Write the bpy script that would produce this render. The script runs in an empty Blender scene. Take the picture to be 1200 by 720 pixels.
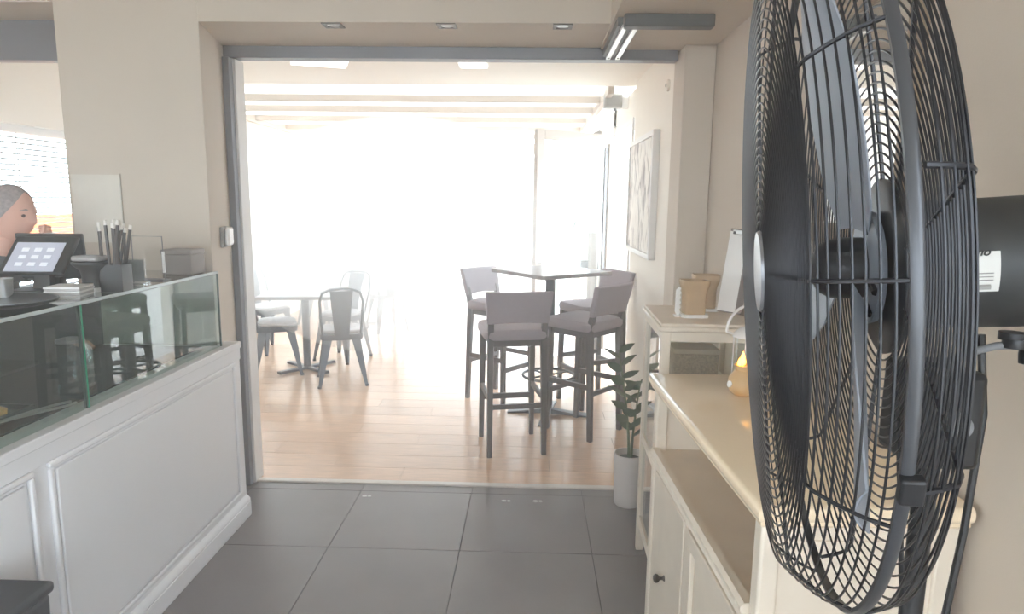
import bpy, math, random
from mathutils import Vector, Matrix

random.seed(7)
scn = bpy.context.scene
col = scn.collection
R_ = math.radians

# ------------------------------------------------------------------ camera
CAM = ((0.999465, 0.016717, -0.028095), (0.030374, -0.156930, 0.987142), (0.012094, -0.987468, -0.157354))
cam = bpy.data.cameras.new('camera')
cam.sensor_width = 36.0
cam.lens = 780.0 / 1200.0 * 36.0
cam.clip_start = 0.02
cam_o = bpy.data.objects.new('camera', cam)
col.objects.link(cam_o)
cam_o.matrix_world = Matrix(((CAM[0][0], -CAM[0][1], -CAM[0][2], 0.0),
                             (CAM[1][0], -CAM[1][1], -CAM[1][2], 0.0),
                             (CAM[2][0], -CAM[2][1], -CAM[2][2], 1.57),
                             (0, 0, 0, 1)))
scn.camera = cam_o

# ------------------------------------------------------------------ sky
world = bpy.data.worlds.new('sky')
scn.world = world
world.use_nodes = True
bg = world.node_tree.nodes['Background']
bg.inputs[0].default_value = (0.80, 0.91, 1.0, 1)
bg.inputs[1].default_value = 9.5

# ------------------------------------------------------------------ exposure
scn.view_settings.view_transform = 'Standard'
scn.view_settings.look = 'None'
scn.view_settings.gamma = 1.0
scn.view_settings.use_curve_mapping = False
scn.view_settings.exposure = 0.3
GLARE = 0.03  # densities of the volumes that imitate lens glare
GLARE_IN = 0.06
GLARE_BANK = 0.5
GLARE_G = 0.65

cy = scn.cycles
cy.use_denoising = True
cy.max_bounces = 10
cy.diffuse_bounces = 6
cy.glossy_bounces = 5
cy.transmission_bounces = 8
cy.transparent_max_bounces = 24
cy.volume_bounces = 2
cy.sample_clamp_indirect = 6.0
cy.caustics_reflective = False
cy.caustics_refractive = False


# ------------------------------------------------------------------ materials
def lin(c):
    return tuple(((v / 255) / 12.92 if v / 255 <= 0.04045 else ((v / 255 + 0.055) / 1.055) ** 2.4) for v in c)


MATS = {}


def mat(name, rgb, rough=0.6, metal=0.0, spec=0.5, noise=0.0, scale=8.0, bump=0.0, bscale=60.0, emit=None, estr=0.0, stretch=None):
    if name in MATS:
        return MATS[name]
    m = bpy.data.materials.new(name)
    m.use_nodes = True
    nt = m.node_tree
    b = nt.nodes['Principled BSDF']
    c = lin(rgb)
    b.inputs['Base Color'].default_value = (*c, 1)
    b.inputs['Roughness'].default_value = rough
    b.inputs['Metallic'].default_value = metal
    b.inputs['Specular IOR Level'].default_value = spec
    tc = nt.nodes.new('ShaderNodeTexCoord')
    src = tc.outputs['Object']
    if stretch:
        mp = nt.nodes.new('ShaderNodeMapping')
        mp.inputs['Scale'].default_value = stretch
        nt.links.new(src, mp.inputs[0])
        src = mp.outputs[0]
    if noise > 0:
        n = nt.nodes.new('ShaderNodeTexNoise')
        n.inputs['Scale'].default_value = scale
        n.inputs['Detail'].default_value = 5
        nt.links.new(src, n.inputs['Vector'])
        r = nt.nodes.new('ShaderNodeValToRGB')
        r.color_ramp.elements[0].position = 0.3
        r.color_ramp.elements[1].position = 0.7
        r.color_ramp.elements[0].color = (*[v * (1 - noise) for v in c], 1)
        r.color_ramp.elements[1].color = (*[min(1, v * (1 + noise)) for v in c], 1)
        nt.links.new(n.outputs['Fac'], r.inputs[0])
        nt.links.new(r.outputs[0], b.inputs['Base Color'])
    if bump > 0:
        n2 = nt.nodes.new('ShaderNodeTexNoise')
        n2.inputs['Scale'].default_value = bscale
        n2.inputs['Detail'].default_value = 4
        nt.links.new(src, n2.inputs['Vector'])
        bp = nt.nodes.new('ShaderNodeBump')
        bp.inputs['Strength'].default_value = bump
        bp.inputs['Distance'].default_value = 0.01
        nt.links.new(n2.outputs['Fac'], bp.inputs['Height'])
        nt.links.new(bp.outputs[0], b.inputs['Normal'])
    if emit:
        b.inputs['Emission Color'].default_value = (*lin(emit), 1)
        b.inputs['Emission Strength'].default_value = estr
    MATS[name] = m
    return m


def glass_mat(name, tint=(1, 1, 1), ior=1.5, rough=0.0):
    m = bpy.data.materials.new(name)
    m.use_nodes = True
    nt = m.node_tree
    for n in list(nt.nodes):
        nt.nodes.remove(n)
    out = nt.nodes.new('ShaderNodeOutputMaterial')
    mx = nt.nodes.new('ShaderNodeMixShader')
    tr = nt.nodes.new('ShaderNodeBsdfTransparent')
    tr.inputs[0].default_value = (*tint, 1)
    gl = nt.nodes.new('ShaderNodeBsdfGlossy')
    gl.inputs['Roughness'].default_value = rough
    fr = nt.nodes.new('ShaderNodeFresnel')
    fr.inputs[0].default_value = ior
    # only the outer face reflects: a pane seen from inside must not turn opaque
    ge = nt.nodes.new('ShaderNodeNewGeometry')
    inv = nt.nodes.new('ShaderNodeMath')
    inv.operation = 'SUBTRACT'
    inv.inputs[0].default_value = 1.0
    nt.links.new(ge.outputs['Backfacing'], inv.inputs[1])
    mu = nt.nodes.new('ShaderNodeMath')
    mu.operation = 'MULTIPLY'
    nt.links.new(fr.outputs[0], mu.inputs[0])
    nt.links.new(inv.outputs[0], mu.inputs[1])
    m2 = nt.nodes.new('ShaderNodeMath')
    m2.operation = 'MULTIPLY'
    m2.use_clamp = True
    m2.inputs[1].default_value = 1.7
    nt.links.new(mu.outputs[0], m2.inputs[0])
    nt.links.new(m2.outputs[0], mx.inputs[0])
    nt.links.new(tr.outputs[0], mx.inputs[1])
    nt.links.new(gl.outputs[0], mx.inputs[2])
    nt.links.new(mx.outputs[0], out.inputs[0])
    MATS[name] = m
    return m


def fabric_translucent(name, rgb, amount):
    m = bpy.data.materials.new(name)
    m.use_nodes = True
    nt = m.node_tree
    for n in list(nt.nodes):
        nt.nodes.remove(n)
    out = nt.nodes.new('ShaderNodeOutputMaterial')
    mx = nt.nodes.new('ShaderNodeMixShader')
    mx.inputs[0].default_value = amount
    d = nt.nodes.new('ShaderNodeBsdfDiffuse')
    t = nt.nodes.new('ShaderNodeBsdfTranslucent')
    for n in (d, t):
        n.inputs[0].default_value = (*lin(rgb), 1)
    nt.links.new(d.outputs[0], mx.inputs[1])
    nt.links.new(t.outputs[0], mx.inputs[2])
    nt.links.new(mx.outputs[0], out.inputs[0])
    MATS[name] = m
    return m


def wood_floor_mat(name, rgb):
    m = mat(name, rgb, rough=0.22, noise=0.12, scale=3.0, stretch=(2.0, 18.0, 6.0))
    nt = m.node_tree
    b = nt.nodes['Principled BSDF']
    # each plank slightly different in tone
    oi = nt.nodes.new('ShaderNodeObjectInfo')
    hsv = nt.nodes.new('ShaderNodeHueSaturation')
    mr = nt.nodes.new('ShaderNodeMapRange')
    mr.inputs['To Min'].default_value = 0.90
    mr.inputs['To Max'].default_value = 1.06
    nt.links.new(oi.outputs['Random'], mr.inputs[0])
    nt.links.new(mr.outputs[0], hsv.inputs['Value'])
    link = b.inputs['Base Color'].links[0]
    nt.links.new(link.from_socket, hsv.inputs['Color'])
    nt.links.new(hsv.outputs[0], b.inputs['Base Color'])
    return m


WALL = mat('wall_paint', (199, 186, 171), 0.75, noise=0.02, scale=2.5, bump=0.04, bscale=180)
CEIL = mat('ceiling_paint', (200, 190, 174), 0.8, noise=0.015, scale=2)
TWALL = mat('terrace_paint', (232, 226, 216), 0.7, noise=0.015, scale=2)
WHITE = mat('white_paint', (224, 222, 220), 0.45)
TILE = mat('slate_tile', (120, 114, 113), 0.32, noise=0.10, scale=3.5, bump=0.05, bscale=30)
GROUT = mat('grout', (60, 57, 57), 0.9)
PLANK = wood_floor_mat('laminate', (214, 180, 152))
PLANKGAP = mat('plank_gap', (120, 92, 72), 0.8)
STEEL = mat('grey_frame', (112, 114, 120), 0.45, metal=0.3)
DGREY = mat('dark_track', (78, 79, 80), 0.5, metal=0.2)
ALU = mat('silver_rail', (205, 205, 203), 0.28, metal=0.85)
ALUP = mat('trim_alu', (206, 198, 190), 0.4, metal=0.2)
COUNTER = mat('counter_white', (232, 231, 233), 0.42, noise=0.012, scale=3)
CREAM = mat('cream_furniture', (224, 211, 194), 0.42, noise=0.05, scale=9, bump=0.03, bscale=50)
CREAMTOP = mat('cream_top', (242, 221, 190), 0.16, noise=0.03, scale=5)
DISTRESS = mat('worn_edge', (232, 224, 208), 0.5, noise=0.12, scale=40)
GLASS = glass_mat('clear_glass', (0.97, 0.99, 0.98))
VGLASS = glass_mat('vitrine_glass', (0.86, 0.92, 0.90))
GLASSGREEN = mat('glass_edge_green', (20, 150, 110), 0.12, spec=0.8)
GLASSDARK = mat('glass_edge_dark', (62, 84, 80), 0.15, spec=0.8)
BLACKM = mat('fan_black', (34, 34, 37), 0.38, metal=0.3)
WIREM = mat('fan_wire', (44, 44, 48), 0.34, metal=0.5)
RIMM = mat('fan_rim', (70, 71, 75), 0.34, metal=0.4)
MOTORM = mat('motor_black', (32, 34, 36), 0.5, noise=0.08, scale=30)
BLADEM = mat('fan_blade', (150, 156, 166), 0.4, metal=0.15)
LABELM = mat('sticker_paper', (205, 203, 198), 0.6)
INK = mat('black_ink', (22, 22, 22), 0.7)
STOOLW = mat('stool_wood', (66, 60, 62), 0.42, noise=0.12, scale=20)
STOOLF = mat('stool_upholstery', (146, 136, 143), 0.75, noise=0.04, scale=60)
TOLIX = mat('gunmetal', (70, 76, 85), 0.36, metal=0.55)
PAD = mat('pale_seat_pad', (214, 214, 216), 0.8)
TTOP = mat('grey_table_top', (150, 146, 146), 0.25)
TBASE = mat('table_base', (74, 76, 82), 0.45, metal=0.4)
POT = mat('white_pot', (212, 204, 200), 0.5)
SOIL = mat('soil', (58, 46, 38), 0.95, noise=0.3, scale=60, bump=0.5, bscale=80)
LEAF = mat('leaf_green', (62, 84, 58), 0.3, noise=0.15, scale=14)
STEM = mat('stem_green', (84, 98, 66), 0.5)
SKIN = mat('skin', (222, 172, 152), 0.55)
HAIR = mat('grey_hair', (150, 138, 136), 0.8, noise=0.25, scale=80)
SHIRT = mat('dark_shirt', (72, 72, 76), 0.85)
TROUSER = mat('trousers', (56, 58, 66), 0.85)
TAN = mat('tan_ceramic', (186, 158, 124), 0.6, noise=0.07, scale=22)
AMBER = mat('candle_pot', (206, 168, 118), 0.35, noise=0.06, scale=12)
FLAME = mat('flame', (255, 190, 90), 0.5, emit=(255, 176, 70), estr=7.0)
WAX = mat('wax', (240, 214, 160), 0.4)
PAPER = mat('white_paper', (238, 236, 234), 0.75)
BOARD = mat('dark_board', (128, 116, 112), 0.7, noise=0.06, scale=20)
CANVAS_BASE = (238, 234, 228)
BLACKP = mat('black_plastic', (30, 30, 32), 0.45)
BINM = mat('bin_charcoal', (54, 54, 58), 0.6, noise=0.08, scale=40)
SCREEN = mat('screen', (176, 178, 190), 0.3, emit=(176, 180, 196), estr=0.25)
ICON = mat('screen_icon', (224, 226, 232), 0.4, emit=(220, 224, 232), estr=0.25)
STRAW = mat('dark_straw', (70, 62, 60), 0.5)
STRAWW = mat('white_straw_tip', (228, 222, 214), 0.6)
FABRIC = fabric_translucent('awning_fabric', (226, 222, 216), 0.22)
CURTAIN = fabric_translucent('curtain_cloth', (196, 190, 186), 0.3)
BARM = mat('awning_bar', (190, 176, 162), 0.5)
BLIND = mat('blind_slat', (150, 158, 164), 0.4)
LAMPW = mat('lamp_diffuser', (250, 246, 244), 0.4, emit=(255, 250, 248), estr=1.2)
ORANGE = mat('orange_wall', (206, 116, 66), 0.8, noise=0.05, scale=3)
PAVE = mat('pale_paving', (200, 196, 190), 0.8, noise=0.05, scale=3)
HEDGE = mat('hedge_leaf', (74, 112, 52), 0.6, noise=0.2, scale=6)
MIRROR = mat('mirror_silver', (240, 242, 240), 0.02, metal=1.0)
MIRRORF = mat('mirror_frame', (150, 128, 104), 0.5, noise=0.2, scale=40, bump=0.4, bscale=60)
SENSOR = mat('sensor_grey', (150, 147, 142), 0.5)
CLEARPL = glass_mat('acrylic', (0.9, 0.92, 0.92), 1.45)
LOWGREY = mat('grey_plastic', (120, 120, 122), 0.5)
NAPKIN = mat('napkin', (196, 190, 188), 0.8)
PASTRY = mat('pastry', (196, 150, 96), 0.7, noise=0.2, scale=25)
TRAYM = mat('tray_steel', (120, 126, 126), 0.3, metal=0.8)
VDARK = mat('vitrine_dark', (58, 66, 66), 0.6)


# ------------------------------------------------------------------ mesh helpers
class MB:
    def __init__(self):
        self.v = []
        self.f = []

    def add(self, vs, fs):
        o = len(self.v)
        self.v += [tuple(p) for p in vs]
        self.f += [tuple(i + o for i in q) for q in fs]
        return self

    def box(self, x0, x1, y0, y1, z0, z1):
        vs = [(x, y, z) for z in (z0, z1) for y in (y0, y1) for x in (x0, x1)]
        return self.add(vs, [(0, 2, 3, 1), (4, 5, 7, 6), (0, 1, 5, 4), (2, 6, 7, 3), (0, 4, 6, 2), (1, 3, 7, 5)])

    def obox(self, c, s, M=None):
        M = M or Matrix.Identity(3)
        c = Vector(c)
        vs = [c + M @ Vector((x * s[0] / 2, y * s[1] / 2, z * s[2] / 2)) for z in (-1, 1) for y in (-1, 1) for x in (-1, 1)]
        return self.add(vs, [(0, 2, 3, 1), (4, 5, 7, 6), (0, 1, 5, 4), (2, 6, 7, 3), (0, 4, 6, 2), (1, 3, 7, 5)])

    def taper(self, p0, p1, s0, s1, M=None):
        """square bar from p0 to p1, section s0=(w,d) to s1, section axes x,y (of M)"""
        M = M or Matrix.Identity(3)
        vs = []
        for p, s in ((p0, s0), (p1, s1)):
            for y in (-1, 1):
                for x in (-1, 1):
                    vs.append(Vector(p) + M @ Vector((x * s[0] / 2, y * s[1] / 2, 0)))
        return self.add(vs, [(0, 2, 3, 1), (4, 5, 7, 6), (0, 1, 5, 4), (2, 6, 7, 3), (0, 4, 6, 2), (1, 3, 7, 5)])

    def prism(self, poly, z0, z1):
        n = len(poly)
        vs = [(x, y, z0) for x, y in poly] + [(x, y, z1) for x, y in poly]
        fs = [tuple(range(n - 1, -1, -1)), tuple(range(n, 2 * n))]
        fs += [(i, (i + 1) % n, n + (i + 1) % n, n + i) for i in range(n)]
        return self.add(vs, fs)

    def tube(self, pts, r, n=6, closed=False, r1=None):
        pts = [Vector(p) for p in pts]
        m = len(pts)
        rs = r if isinstance(r, (list, tuple)) else [r + ((r1 if r1 is not None else r) - r) * i / max(1, m - 1) for i in range(m)]
        tang = []
        for i in range(m):
            if closed:
                t = pts[(i + 1) % m] - pts[i - 1]
            else:
                t = pts[min(i + 1, m - 1)] - pts[max(i - 1, 0)]
            tang.append(t.normalized())
        a = Vector((0, 0, 1)) if abs(tang[0].z) < 0.9 else Vector((1, 0, 0))
        nrm = (a - tang[0] * a.dot(tang[0])).normalized()
        vs = []
        for i in range(m):
            nrm = (nrm - tang[i] * nrm.dot(tang[i])).normalized()
            bi = tang[i].cross(nrm)
            for k in range(n):
                an = 2 * math.pi * k / n
                vs.append(pts[i] + (nrm * math.cos(an) + bi * math.sin(an)) * rs[i])
        fs = []
        for i in range(m if closed else m - 1):
            j = (i + 1) % m
            for k in range(n):
                fs.append((i * n + k, i * n + (k + 1) % n, j * n + (k + 1) % n, j * n + k))
        if not closed:
            fs.append(tuple(range(n - 1, -1, -1)))
            fs.append(tuple((m - 1) * n + k for k in range(n)))
        return self.add(vs, fs)

    def lathe(self, prof, n=24, c=(0, 0, 0), M=None, cap=True):
        """prof: (r, z) from bottom to top about local z of M"""
        M = M or Matrix.Identity(3)
        c = Vector(c)
        vs = []
        for r, z in prof:
            for k in range(n):
                a = 2 * math.pi * k / n
                vs.append(c + M @ Vector((r * math.cos(a), r * math.sin(a), z)))
        m = len(prof)
        fs = []
        for i in range(m - 1):
            for k in range(n):
                fs.append((i * n + k, i * n + (k + 1) % n, (i + 1) * n + (k + 1) % n, (i + 1) * n + k))
        if cap:
            fs.append(tuple(range(n - 1, -1, -1)))
            fs.append(tuple((m - 1) * n + k for k in range(n)))
        return self.add(vs, fs)

    def build(self, name, m, parent=None, bevel=0.0, seg=2, smooth=True, off=None):
        me = bpy.data.meshes.new(name)
        vs = self.v if off is None else [(a - off[0], b - off[1], c - off[2]) for a, b, c in self.v]
        me.from_pydata([tuple(p) for p in vs], [], self.f)
        me.validate()
        me.update()
        if smooth:
            me.shade_smooth()
            me.set_sharp_from_angle(angle=R_(38))
        me.materials.append(m)
        o = bpy.data.objects.new(name, me)
        col.objects.link(o)
        if parent is not None:
            o.parent = parent
        if bevel > 0:
            bv = o.modifiers.new('bevel', 'BEVEL')
            bv.width = bevel
            bv.segments = seg
            bv.limit_method = 'ANGLE'
            bv.angle_limit = R_(40)
        return o


def thing(name, label, cat, loc=(0, 0, 0), rz=0.0, group=None):
    o = bpy.data.objects.new(name, None)
    col.objects.link(o)
    o.location = loc
    o.rotation_euler = (0, 0, rz)
    o.empty_display_size = 0.05
    return tag(o, label, cat, group)


def tag(o, label, cat, group=None):
    o['label'] = label
    o['category'] = cat
    if group:
        o['group'] = group
    return o


def struct(o, label=None):
    o['kind'] = 'structure'
    if label:
        o['label'] = label
    return o


def dup(root, loc, rz, label, group=None):
    r = root.copy()
    col.objects.link(r)
    r.location = loc
    r.rotation_euler = (0, 0, rz)
    r['label'] = label
    if group:
        r['group'] = group
    for ch in list(root.children):
        c = ch.copy()
        col.objects.link(c)
        c.parent = r
        for g in list(ch.children):
            d = g.copy()
            col.objects.link(d)
            d.parent = c
    return r


def share(name, src, parent, loc, rot=(0, 0, 0), scale=None):
    c = src.copy()
    col.objects.link(c)
    c.name = name
    c.parent = parent
    c.location = loc
    c.rotation_euler = rot
    if scale:
        c.scale = scale
    return c


def Rz(a):
    return Matrix.Rotation(a, 3, 'Z')


def axis_frame(d):
    """3x3 whose local z is d"""
    return Vector(d).normalized().to_track_quat('Z', 'Y').to_matrix()


# ================================================================== STRUCTURE
ZC = 2.75          # ceiling of the cafe
XR = 0.86          # right wall face
# ---- tiled floor of the cafe
floor = struct(MB().box(-4.2, XR, -2.6, 3.487, -0.08, -0.004).build('floor', GROUT), 'large dark grey square floor tiles of the cafe')
tile_proto = MB().box(-0.2985, 0.2985, -0.2985, 0.2985, -0.006, 0.0).build('tile', TILE, floor, bevel=0.0012, seg=1)
first = True
for i in range(9):
    for j in range(10):
        x = -0.305 - 0.3 + 0.6 * (i - 5)
        y = 3.40 - 0.3 - 0.6 * j
        if x + 0.3 < -4.2 or x - 0.3 > XR - 0.06:
            continue
        if x + 0.3 > XR + 0.04:
            continue
        if first:
            tile_proto.location = (x, y, 0)
            first = False
        else:
            share('tile', tile_proto, floor, (x, y, 0))
for i in range(9):
    x = -0.605 + 0.6 * (i - 5)
    if -4.2 < x - 0.3 and x < 0.6:
        MB().box(x - 0.2985, min(XR, x + 0.2985), 3.4015, 3.486, -0.006, 0.0).build('tile', TILE, floor)
struct(MB().box(-1.60, 0.74, 3.482, 3.525, -0.02, 0.010).build('trim_1', ALUP, bevel=0.004), 'pale threshold strip between tiles and wooden floor')

# ---- terrace floor planks
tfloor = struct(MB().box(-3.3, 0.80, 3.487, 10.9, -0.08, -0.006).build('floor_terrace', PLANKGAP), 'pale laminate floor of the bright terrace')
plank = None
row = 0
y = 3.527
while y < 10.85:
    x = -3.3 - (0.0, 0.43, 0.86)[row % 3]
    while x < 0.8:
        xa, xb = max(x, -3.3), min(x + 1.284, 0.8)
        if xb - xa > 0.02:
            full = (xb - xa) > 1.28
            if full and plank is None:
                plank = MB().box(-0.642, 0.642, -0.096, 0.096, -0.008, 0.0).build('plank', PLANK, tfloor)
                plank.location = ((xa + xb) / 2, y + 0.097, 0)
            elif full:
                share('plank', plank, tfloor, ((xa + xb) / 2, y + 0.097, 0))
            else:
                w = (xb - xa) / 2 - 0.0008
                o = MB().box(-w, w, -0.096, 0.096, -0.008, 0.0).build('plank', PLANK, tfloor)
                o.location = ((xa + xb) / 2, y + 0.097, 0)
        x += 1.2855
    y += 0.194
    row += 1

# ---- cafe ceiling and walls
struct(MB().box(-4.2, XR + 0.2, -2.6, 3.57, ZC, ZC + 0.12).build('ceiling', CEIL), 'plain beige ceiling of the cafe')
# pillar between the two openings, with splayed reveal towards the terrace opening
struct(MB().prism([(-2.10, 3.0), (-1.46, 3.0), (-1.562, 3.425), (-1.60, 3.57), (-2.10, 3.57)], 0, ZC).build('wall_front_pillar', WALL, bevel=0.004), 'broad beige pillar left of the terrace opening')
# lintel block over the terrace opening (front face flush with the pillar, soffit underneath)
struct(MB().prism([(-1.4605, 3.0), (0.322, 3.0), (0.322, 3.57), (-1.5995, 3.57), (-1.5625, 3.425)], 2.322, ZC).build('wall_lintel', WALL), 'beige lintel with recessed spots above the opening')
# dropped ceiling over the parked-door track at the right
struct(MB().box(0.322, XR, 1.0, 3.57, 2.312, ZC).build('ceiling_dropped', WALL), 'dropped ceiling strip at the right wall')
# lintel over the left opening
struct(MB().box(-4.2, -2.10, 3.0, 3.30, 2.40, ZC).build('wall_lintel_left', WALL), 'beige lintel over the left window opening')
# column at the right of the opening
struct(MB().prism([(0.713, 3.33), (XR, 3.33), (XR, 3.57), (0.713, 3.57)], 0, 2.312).build('wall_column', WALL, bevel=0.004), 'narrow beige column right of the opening')
struct(MB().box(XR, XR + 0.2, -0.35, 3.57, 0, ZC).build('wall_right', WALL), 'plain beige right wall')
rb = struct(MB().box(XR, XR + 0.2, -2.6, -0.35, 0, 0.3).build('wall_right_rear', WALL), 'right wall behind the camera with tall windows')  # unseen opening above, added to send light onto the counter front
MB().box(XR, XR + 0.2, -2.6, -0.35, 2.6, ZC).build('window_lintel', WALL, rb)
MB().box(XR + 0.05, XR + 0.15, -1.5, -1.42, 0.3, 2.6).build('window_post', STEEL, rb)
# left wall and back wall of the cafe (unseen), openings added for fill light
lw = struct(MB().box(-4.4, -4.2, -2.6, 3.3, 0, 0.9).build('wall_left', WALL), 'beige left wall behind the bar with wide windows')
MB().box(-4.4, -4.2, -2.6, 3.3, 2.6, ZC).build('window_lintel', WALL, lw)
for y0, y1 in ((-2.6, -1.2), (-0.2, 3.3)):
    MB().box(-4.4, -4.2, y0, y1, 0.9, 2.6).build('window_post', WALL, lw)
wb = struct(MB().box(-4.4, XR + 0.2, -2.8, -2.6, 0, 0.9).build('wall_back', WALL), 'glazed street front of the cafe')
MB().box(-4.4, XR + 0.2, -2.8, -2.6, 2.25, ZC).build('window_lintel', WALL, wb)
for x in (-4.4, -3.15, -1.9, -0.65, 0.60):
    MB().box(x, x + 0.08, -2.75, -2.65, 0.9, 2.25).build('window_post', STEEL, wb)

# ---- terrace shell
struct(MB().box(-3.32, 0.95, 3.575, 5.64, 2.50, 2.72).build('ceiling_terrace', TWALL), 'flat pale ceiling of the terrace next to the opening')
wr = struct(MB().box(0.80, 0.95, 3.575, 5.46, 0, 2.5).build('wall_terrace_right', TWALL), 'cream terrace wall at the right with a picture')
MB().box(0.80, 0.95, 5.46, 6.68, 2.24, 2.46).build('door_lintel', TWALL, wr)
MB().box(0.80, 0.95, 6.68, 10.6, 0, 0.95).build('parapet', TWALL, wr)
MB().box(0.80, 0.95, 6.68, 6.86, 0.95, 2.46).build('post', TWALL, wr)
MB().box(0.80, 0.95, 8.3, 8.45, 0.95, 2.46).build('post', TWALL, wr)
MB().box(0.80, 0.95, 6.68, 10.6, 2.30, 2.46).build('head_beam', TWALL, wr)
wl = struct(MB().box(-3.45, -3.30, 3.0, 10.6, 0, 1.0).build('wall_terrace_left', TWALL), 'pale terrace side wall with windows')
MB().box(-3.45, -3.30, 3.0, 10.6, 2.02, 2.5).build('head_beam', TWALL, wl)
for y0, y1 in ((3.0, 3.3), (5.4, 5.62), (7.7, 7.92), (10.4, 10.6)):
    MB().box(-3.45, -3.30, y0, y1, 1.0, 2.02).build('post', TWALL, wl)
struct(MB().box(-4.4, -3.45, 3.30, 3.45, 0, ZC).build('wall_link', WALL), 'short wall joining bar and terrace')
# left opening sides
struct(MB().box(-3.30, -2.10, 3.30, 3.36, 2.215, 2.40).build('trim_left_header', STEEL), 'grey steel header over the left opening')

# ---- opening frame: steel header, jamb, white reveal
struct(MB().box(-1.565, 0.705, 3.45, 3.53, 2.264, 2.322).build('trim_header', STEEL, bevel=0.003), 'grey steel header beam across the opening')
struct(MB().box(-1.562, -1.527, 3.425, 3.47, 0.0, 2.264).build('trim_jamb', STEEL, bevel=0.003), 'grey steel jamb at the left of the opening')
struct(MB().box(-1.60, -1.515, 3.47, 3.575, 0.0, 2.264).build('trim_reveal', WHITE, bevel=0.003), 'white reveal post behind the left jamb')
struct(MB().box(-3.30, 0.80, 3.535, 3.575, 2.31, 2.5).build('wall_terrace_bulkhead', TWALL), 'pale bulkhead above the opening on the terrace side')

# ---- track for the folding doors at the right
tr = thing('door_track', 'dark grey ceiling track with two silver rails beside the column', 'track', (0.354, 2.80, 2.262))
o3 = (0.354, 2.80, 2.262)
MB().box(0.354, 0.712, 2.80, 2.86, 2.262, 2.312).build('cross_bar', DGREY, tr, bevel=0.006, off=o3)
MB().box(0.334, 0.425, 2.861, 3.449, 2.277, 2.312).build('housing', DGREY, tr, off=o3)
for x in (0.349, 0.394):
    rl = MB().box(x, x + 0.022, 2.83, 3.447, 2.264, 2.277).build('rail', ALU, tr, bevel=0.002, off=o3)
    MB().lathe([(0.005, -0.002), (0.005, 0.0005)], 12, (x + 0.011, 3.41, 2.2635)).build('screw', DGREY, rl, off=o3)
    MB().box(x + 0.003, x + 0.019, 3.447, 3.449, 2.264, 2.277).build('stop', ALU, rl, off=o3)

# ---- recessed ceiling spots
for k, (x, w) in enumerate(((-0.885, 'leftmost of the three recessed square spots above the opening'),
                            (-0.386, 'middle one of the three recessed square spots above the opening'),
                            (0.118, 'rightmost of the three recessed square spots, nearest the silver rails'))):
    s = thing('recessed_spot', w, 'ceiling light', (x, 2.93 + 0.115, 2.322), 0, 'recessed spots above the opening')
    q = 0.042
    m_ = MB()
    for a, b, c, d in ((-q, q, -q, -q + 0.016), (-q, q, q - 0.016, q), (-q, -q + 0.016, -q + 0.016, q - 0.016), (q - 0.016, q, -q + 0.016, q - 0.016)):
        m_.box(a, b, c, d, -0.005, 0.0)
    m_.build('frame', mat('spot_frame', (98, 90, 80), 0.5, metal=0.3), s)
    MB().lathe([(0.026, -0.003), (0.024, -0.001)], 20).build('lens', mat('spot_lens', (150, 142, 130), 0.2), s)

# ================================================================== TERRACE ROOF
roof = thing('awning', 'white fabric terrace roof on slim beige cross bars', 'awning', (-1.3, 8.0, 2.46))
oa = (-1.3, 8.0, 2.46)
ys = [5.70, 6.36, 7.10, 7.96, 8.92, 9.9, 10.7]
for k in range(len(ys) - 1):
    m_ = MB()
    n = 10
    for i in range(n + 1):
        t = i / n
        yy = ys[k] + (ys[k + 1] - ys[k]) * t
        zz = 2.54 - 0.05 * math.sin(math.pi * t)
        m_.v += [(-3.45, yy, zz), (0.95, yy, zz)]
        if i:
            m_.f.append((2 * i - 2, 2 * i - 1, 2 * i + 1, 2 * i))
    m_.build('fabric_bay', FABRIC, roof, off=oa)
for yy in ys[1:-1]:
    MB().box(-3.28, 0.60, yy - 0.035, yy + 0.035, 2.465, 2.53).build('cross_bar', BARM, roof, bevel=0.004, off=oa)
for x in (0.60, -3.30):
    MB().box(x, x + 0.05, 5.645, 10.7, 2.44, 2.53).build('side_rail', BARM, roof, bevel=0.004, off=oa)
MB().box(-3.30, 0.80, 10.7, 10.82, 2.30, 2.46).build('gutter_beam', BARM, roof, off=oa)
MB().box(-3.30, -3.20, 10.7, 10.82, 0.0, 2.30).build('front_post', BARM, roof, off=oa)
MB().box(0.68, 0.80, 10.7, 10.82, 0.0, 2.30).build('front_post', BARM, roof, off=oa)

# terrace ceiling lamps
for x, yv, rot, lab in ((-1.44, 4.62, 20, 'white flat ceiling lamp on the terrace, the larger left one'), (-0.42, 4.72, 0, 'small white ceiling lamp near the middle of the terrace')):
    big = rot > 0
    L = thing('ceiling_lamp', lab, 'ceiling light', (x, yv, 2.5), R_(rot), 'terrace ceiling lamps')
    w = 0.19 if big else 0.10
    MB().box(-w, w, -w, w, -0.012, 0.0).build('housing', WHITE, L)
    MB().box(-w + 0.006, w - 0.006, -w + 0.006, w - 0.006, -0.024, -0.012).build('diffuser', LAMPW, L, bevel=0.004)

# grey speaker box under the terrace roof
s = thing('wall_speaker', 'small grey box mounted under the terrace roof at the right wall', 'speaker', (0.67, 5.9, 2.36))
MB().box(-0.075, 0.075, -0.05, 0.05, 0.0, 0.115).build('body', SENSOR, s, bevel=0.008)
MB().box(-0.06, 0.06, -0.053, -0.05, 0.015, 0.10).build('grille', mat('sensor_face', (128, 124, 118), 0.6), s)
MB().box(0.085, 0.13, -0.03, 0.03, 0.0, 0.12).build('bracket', WHITE, s)
MB().box(0.073, 0.088, -0.02, 0.02, 0.03, 0.09).build('arm', WHITE, s)
MB().lathe([(0.012, -0.018), (0.012, 0.0)], 10, (0.02, 0, 0.0)).build('knob', DGREY, s)

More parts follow.
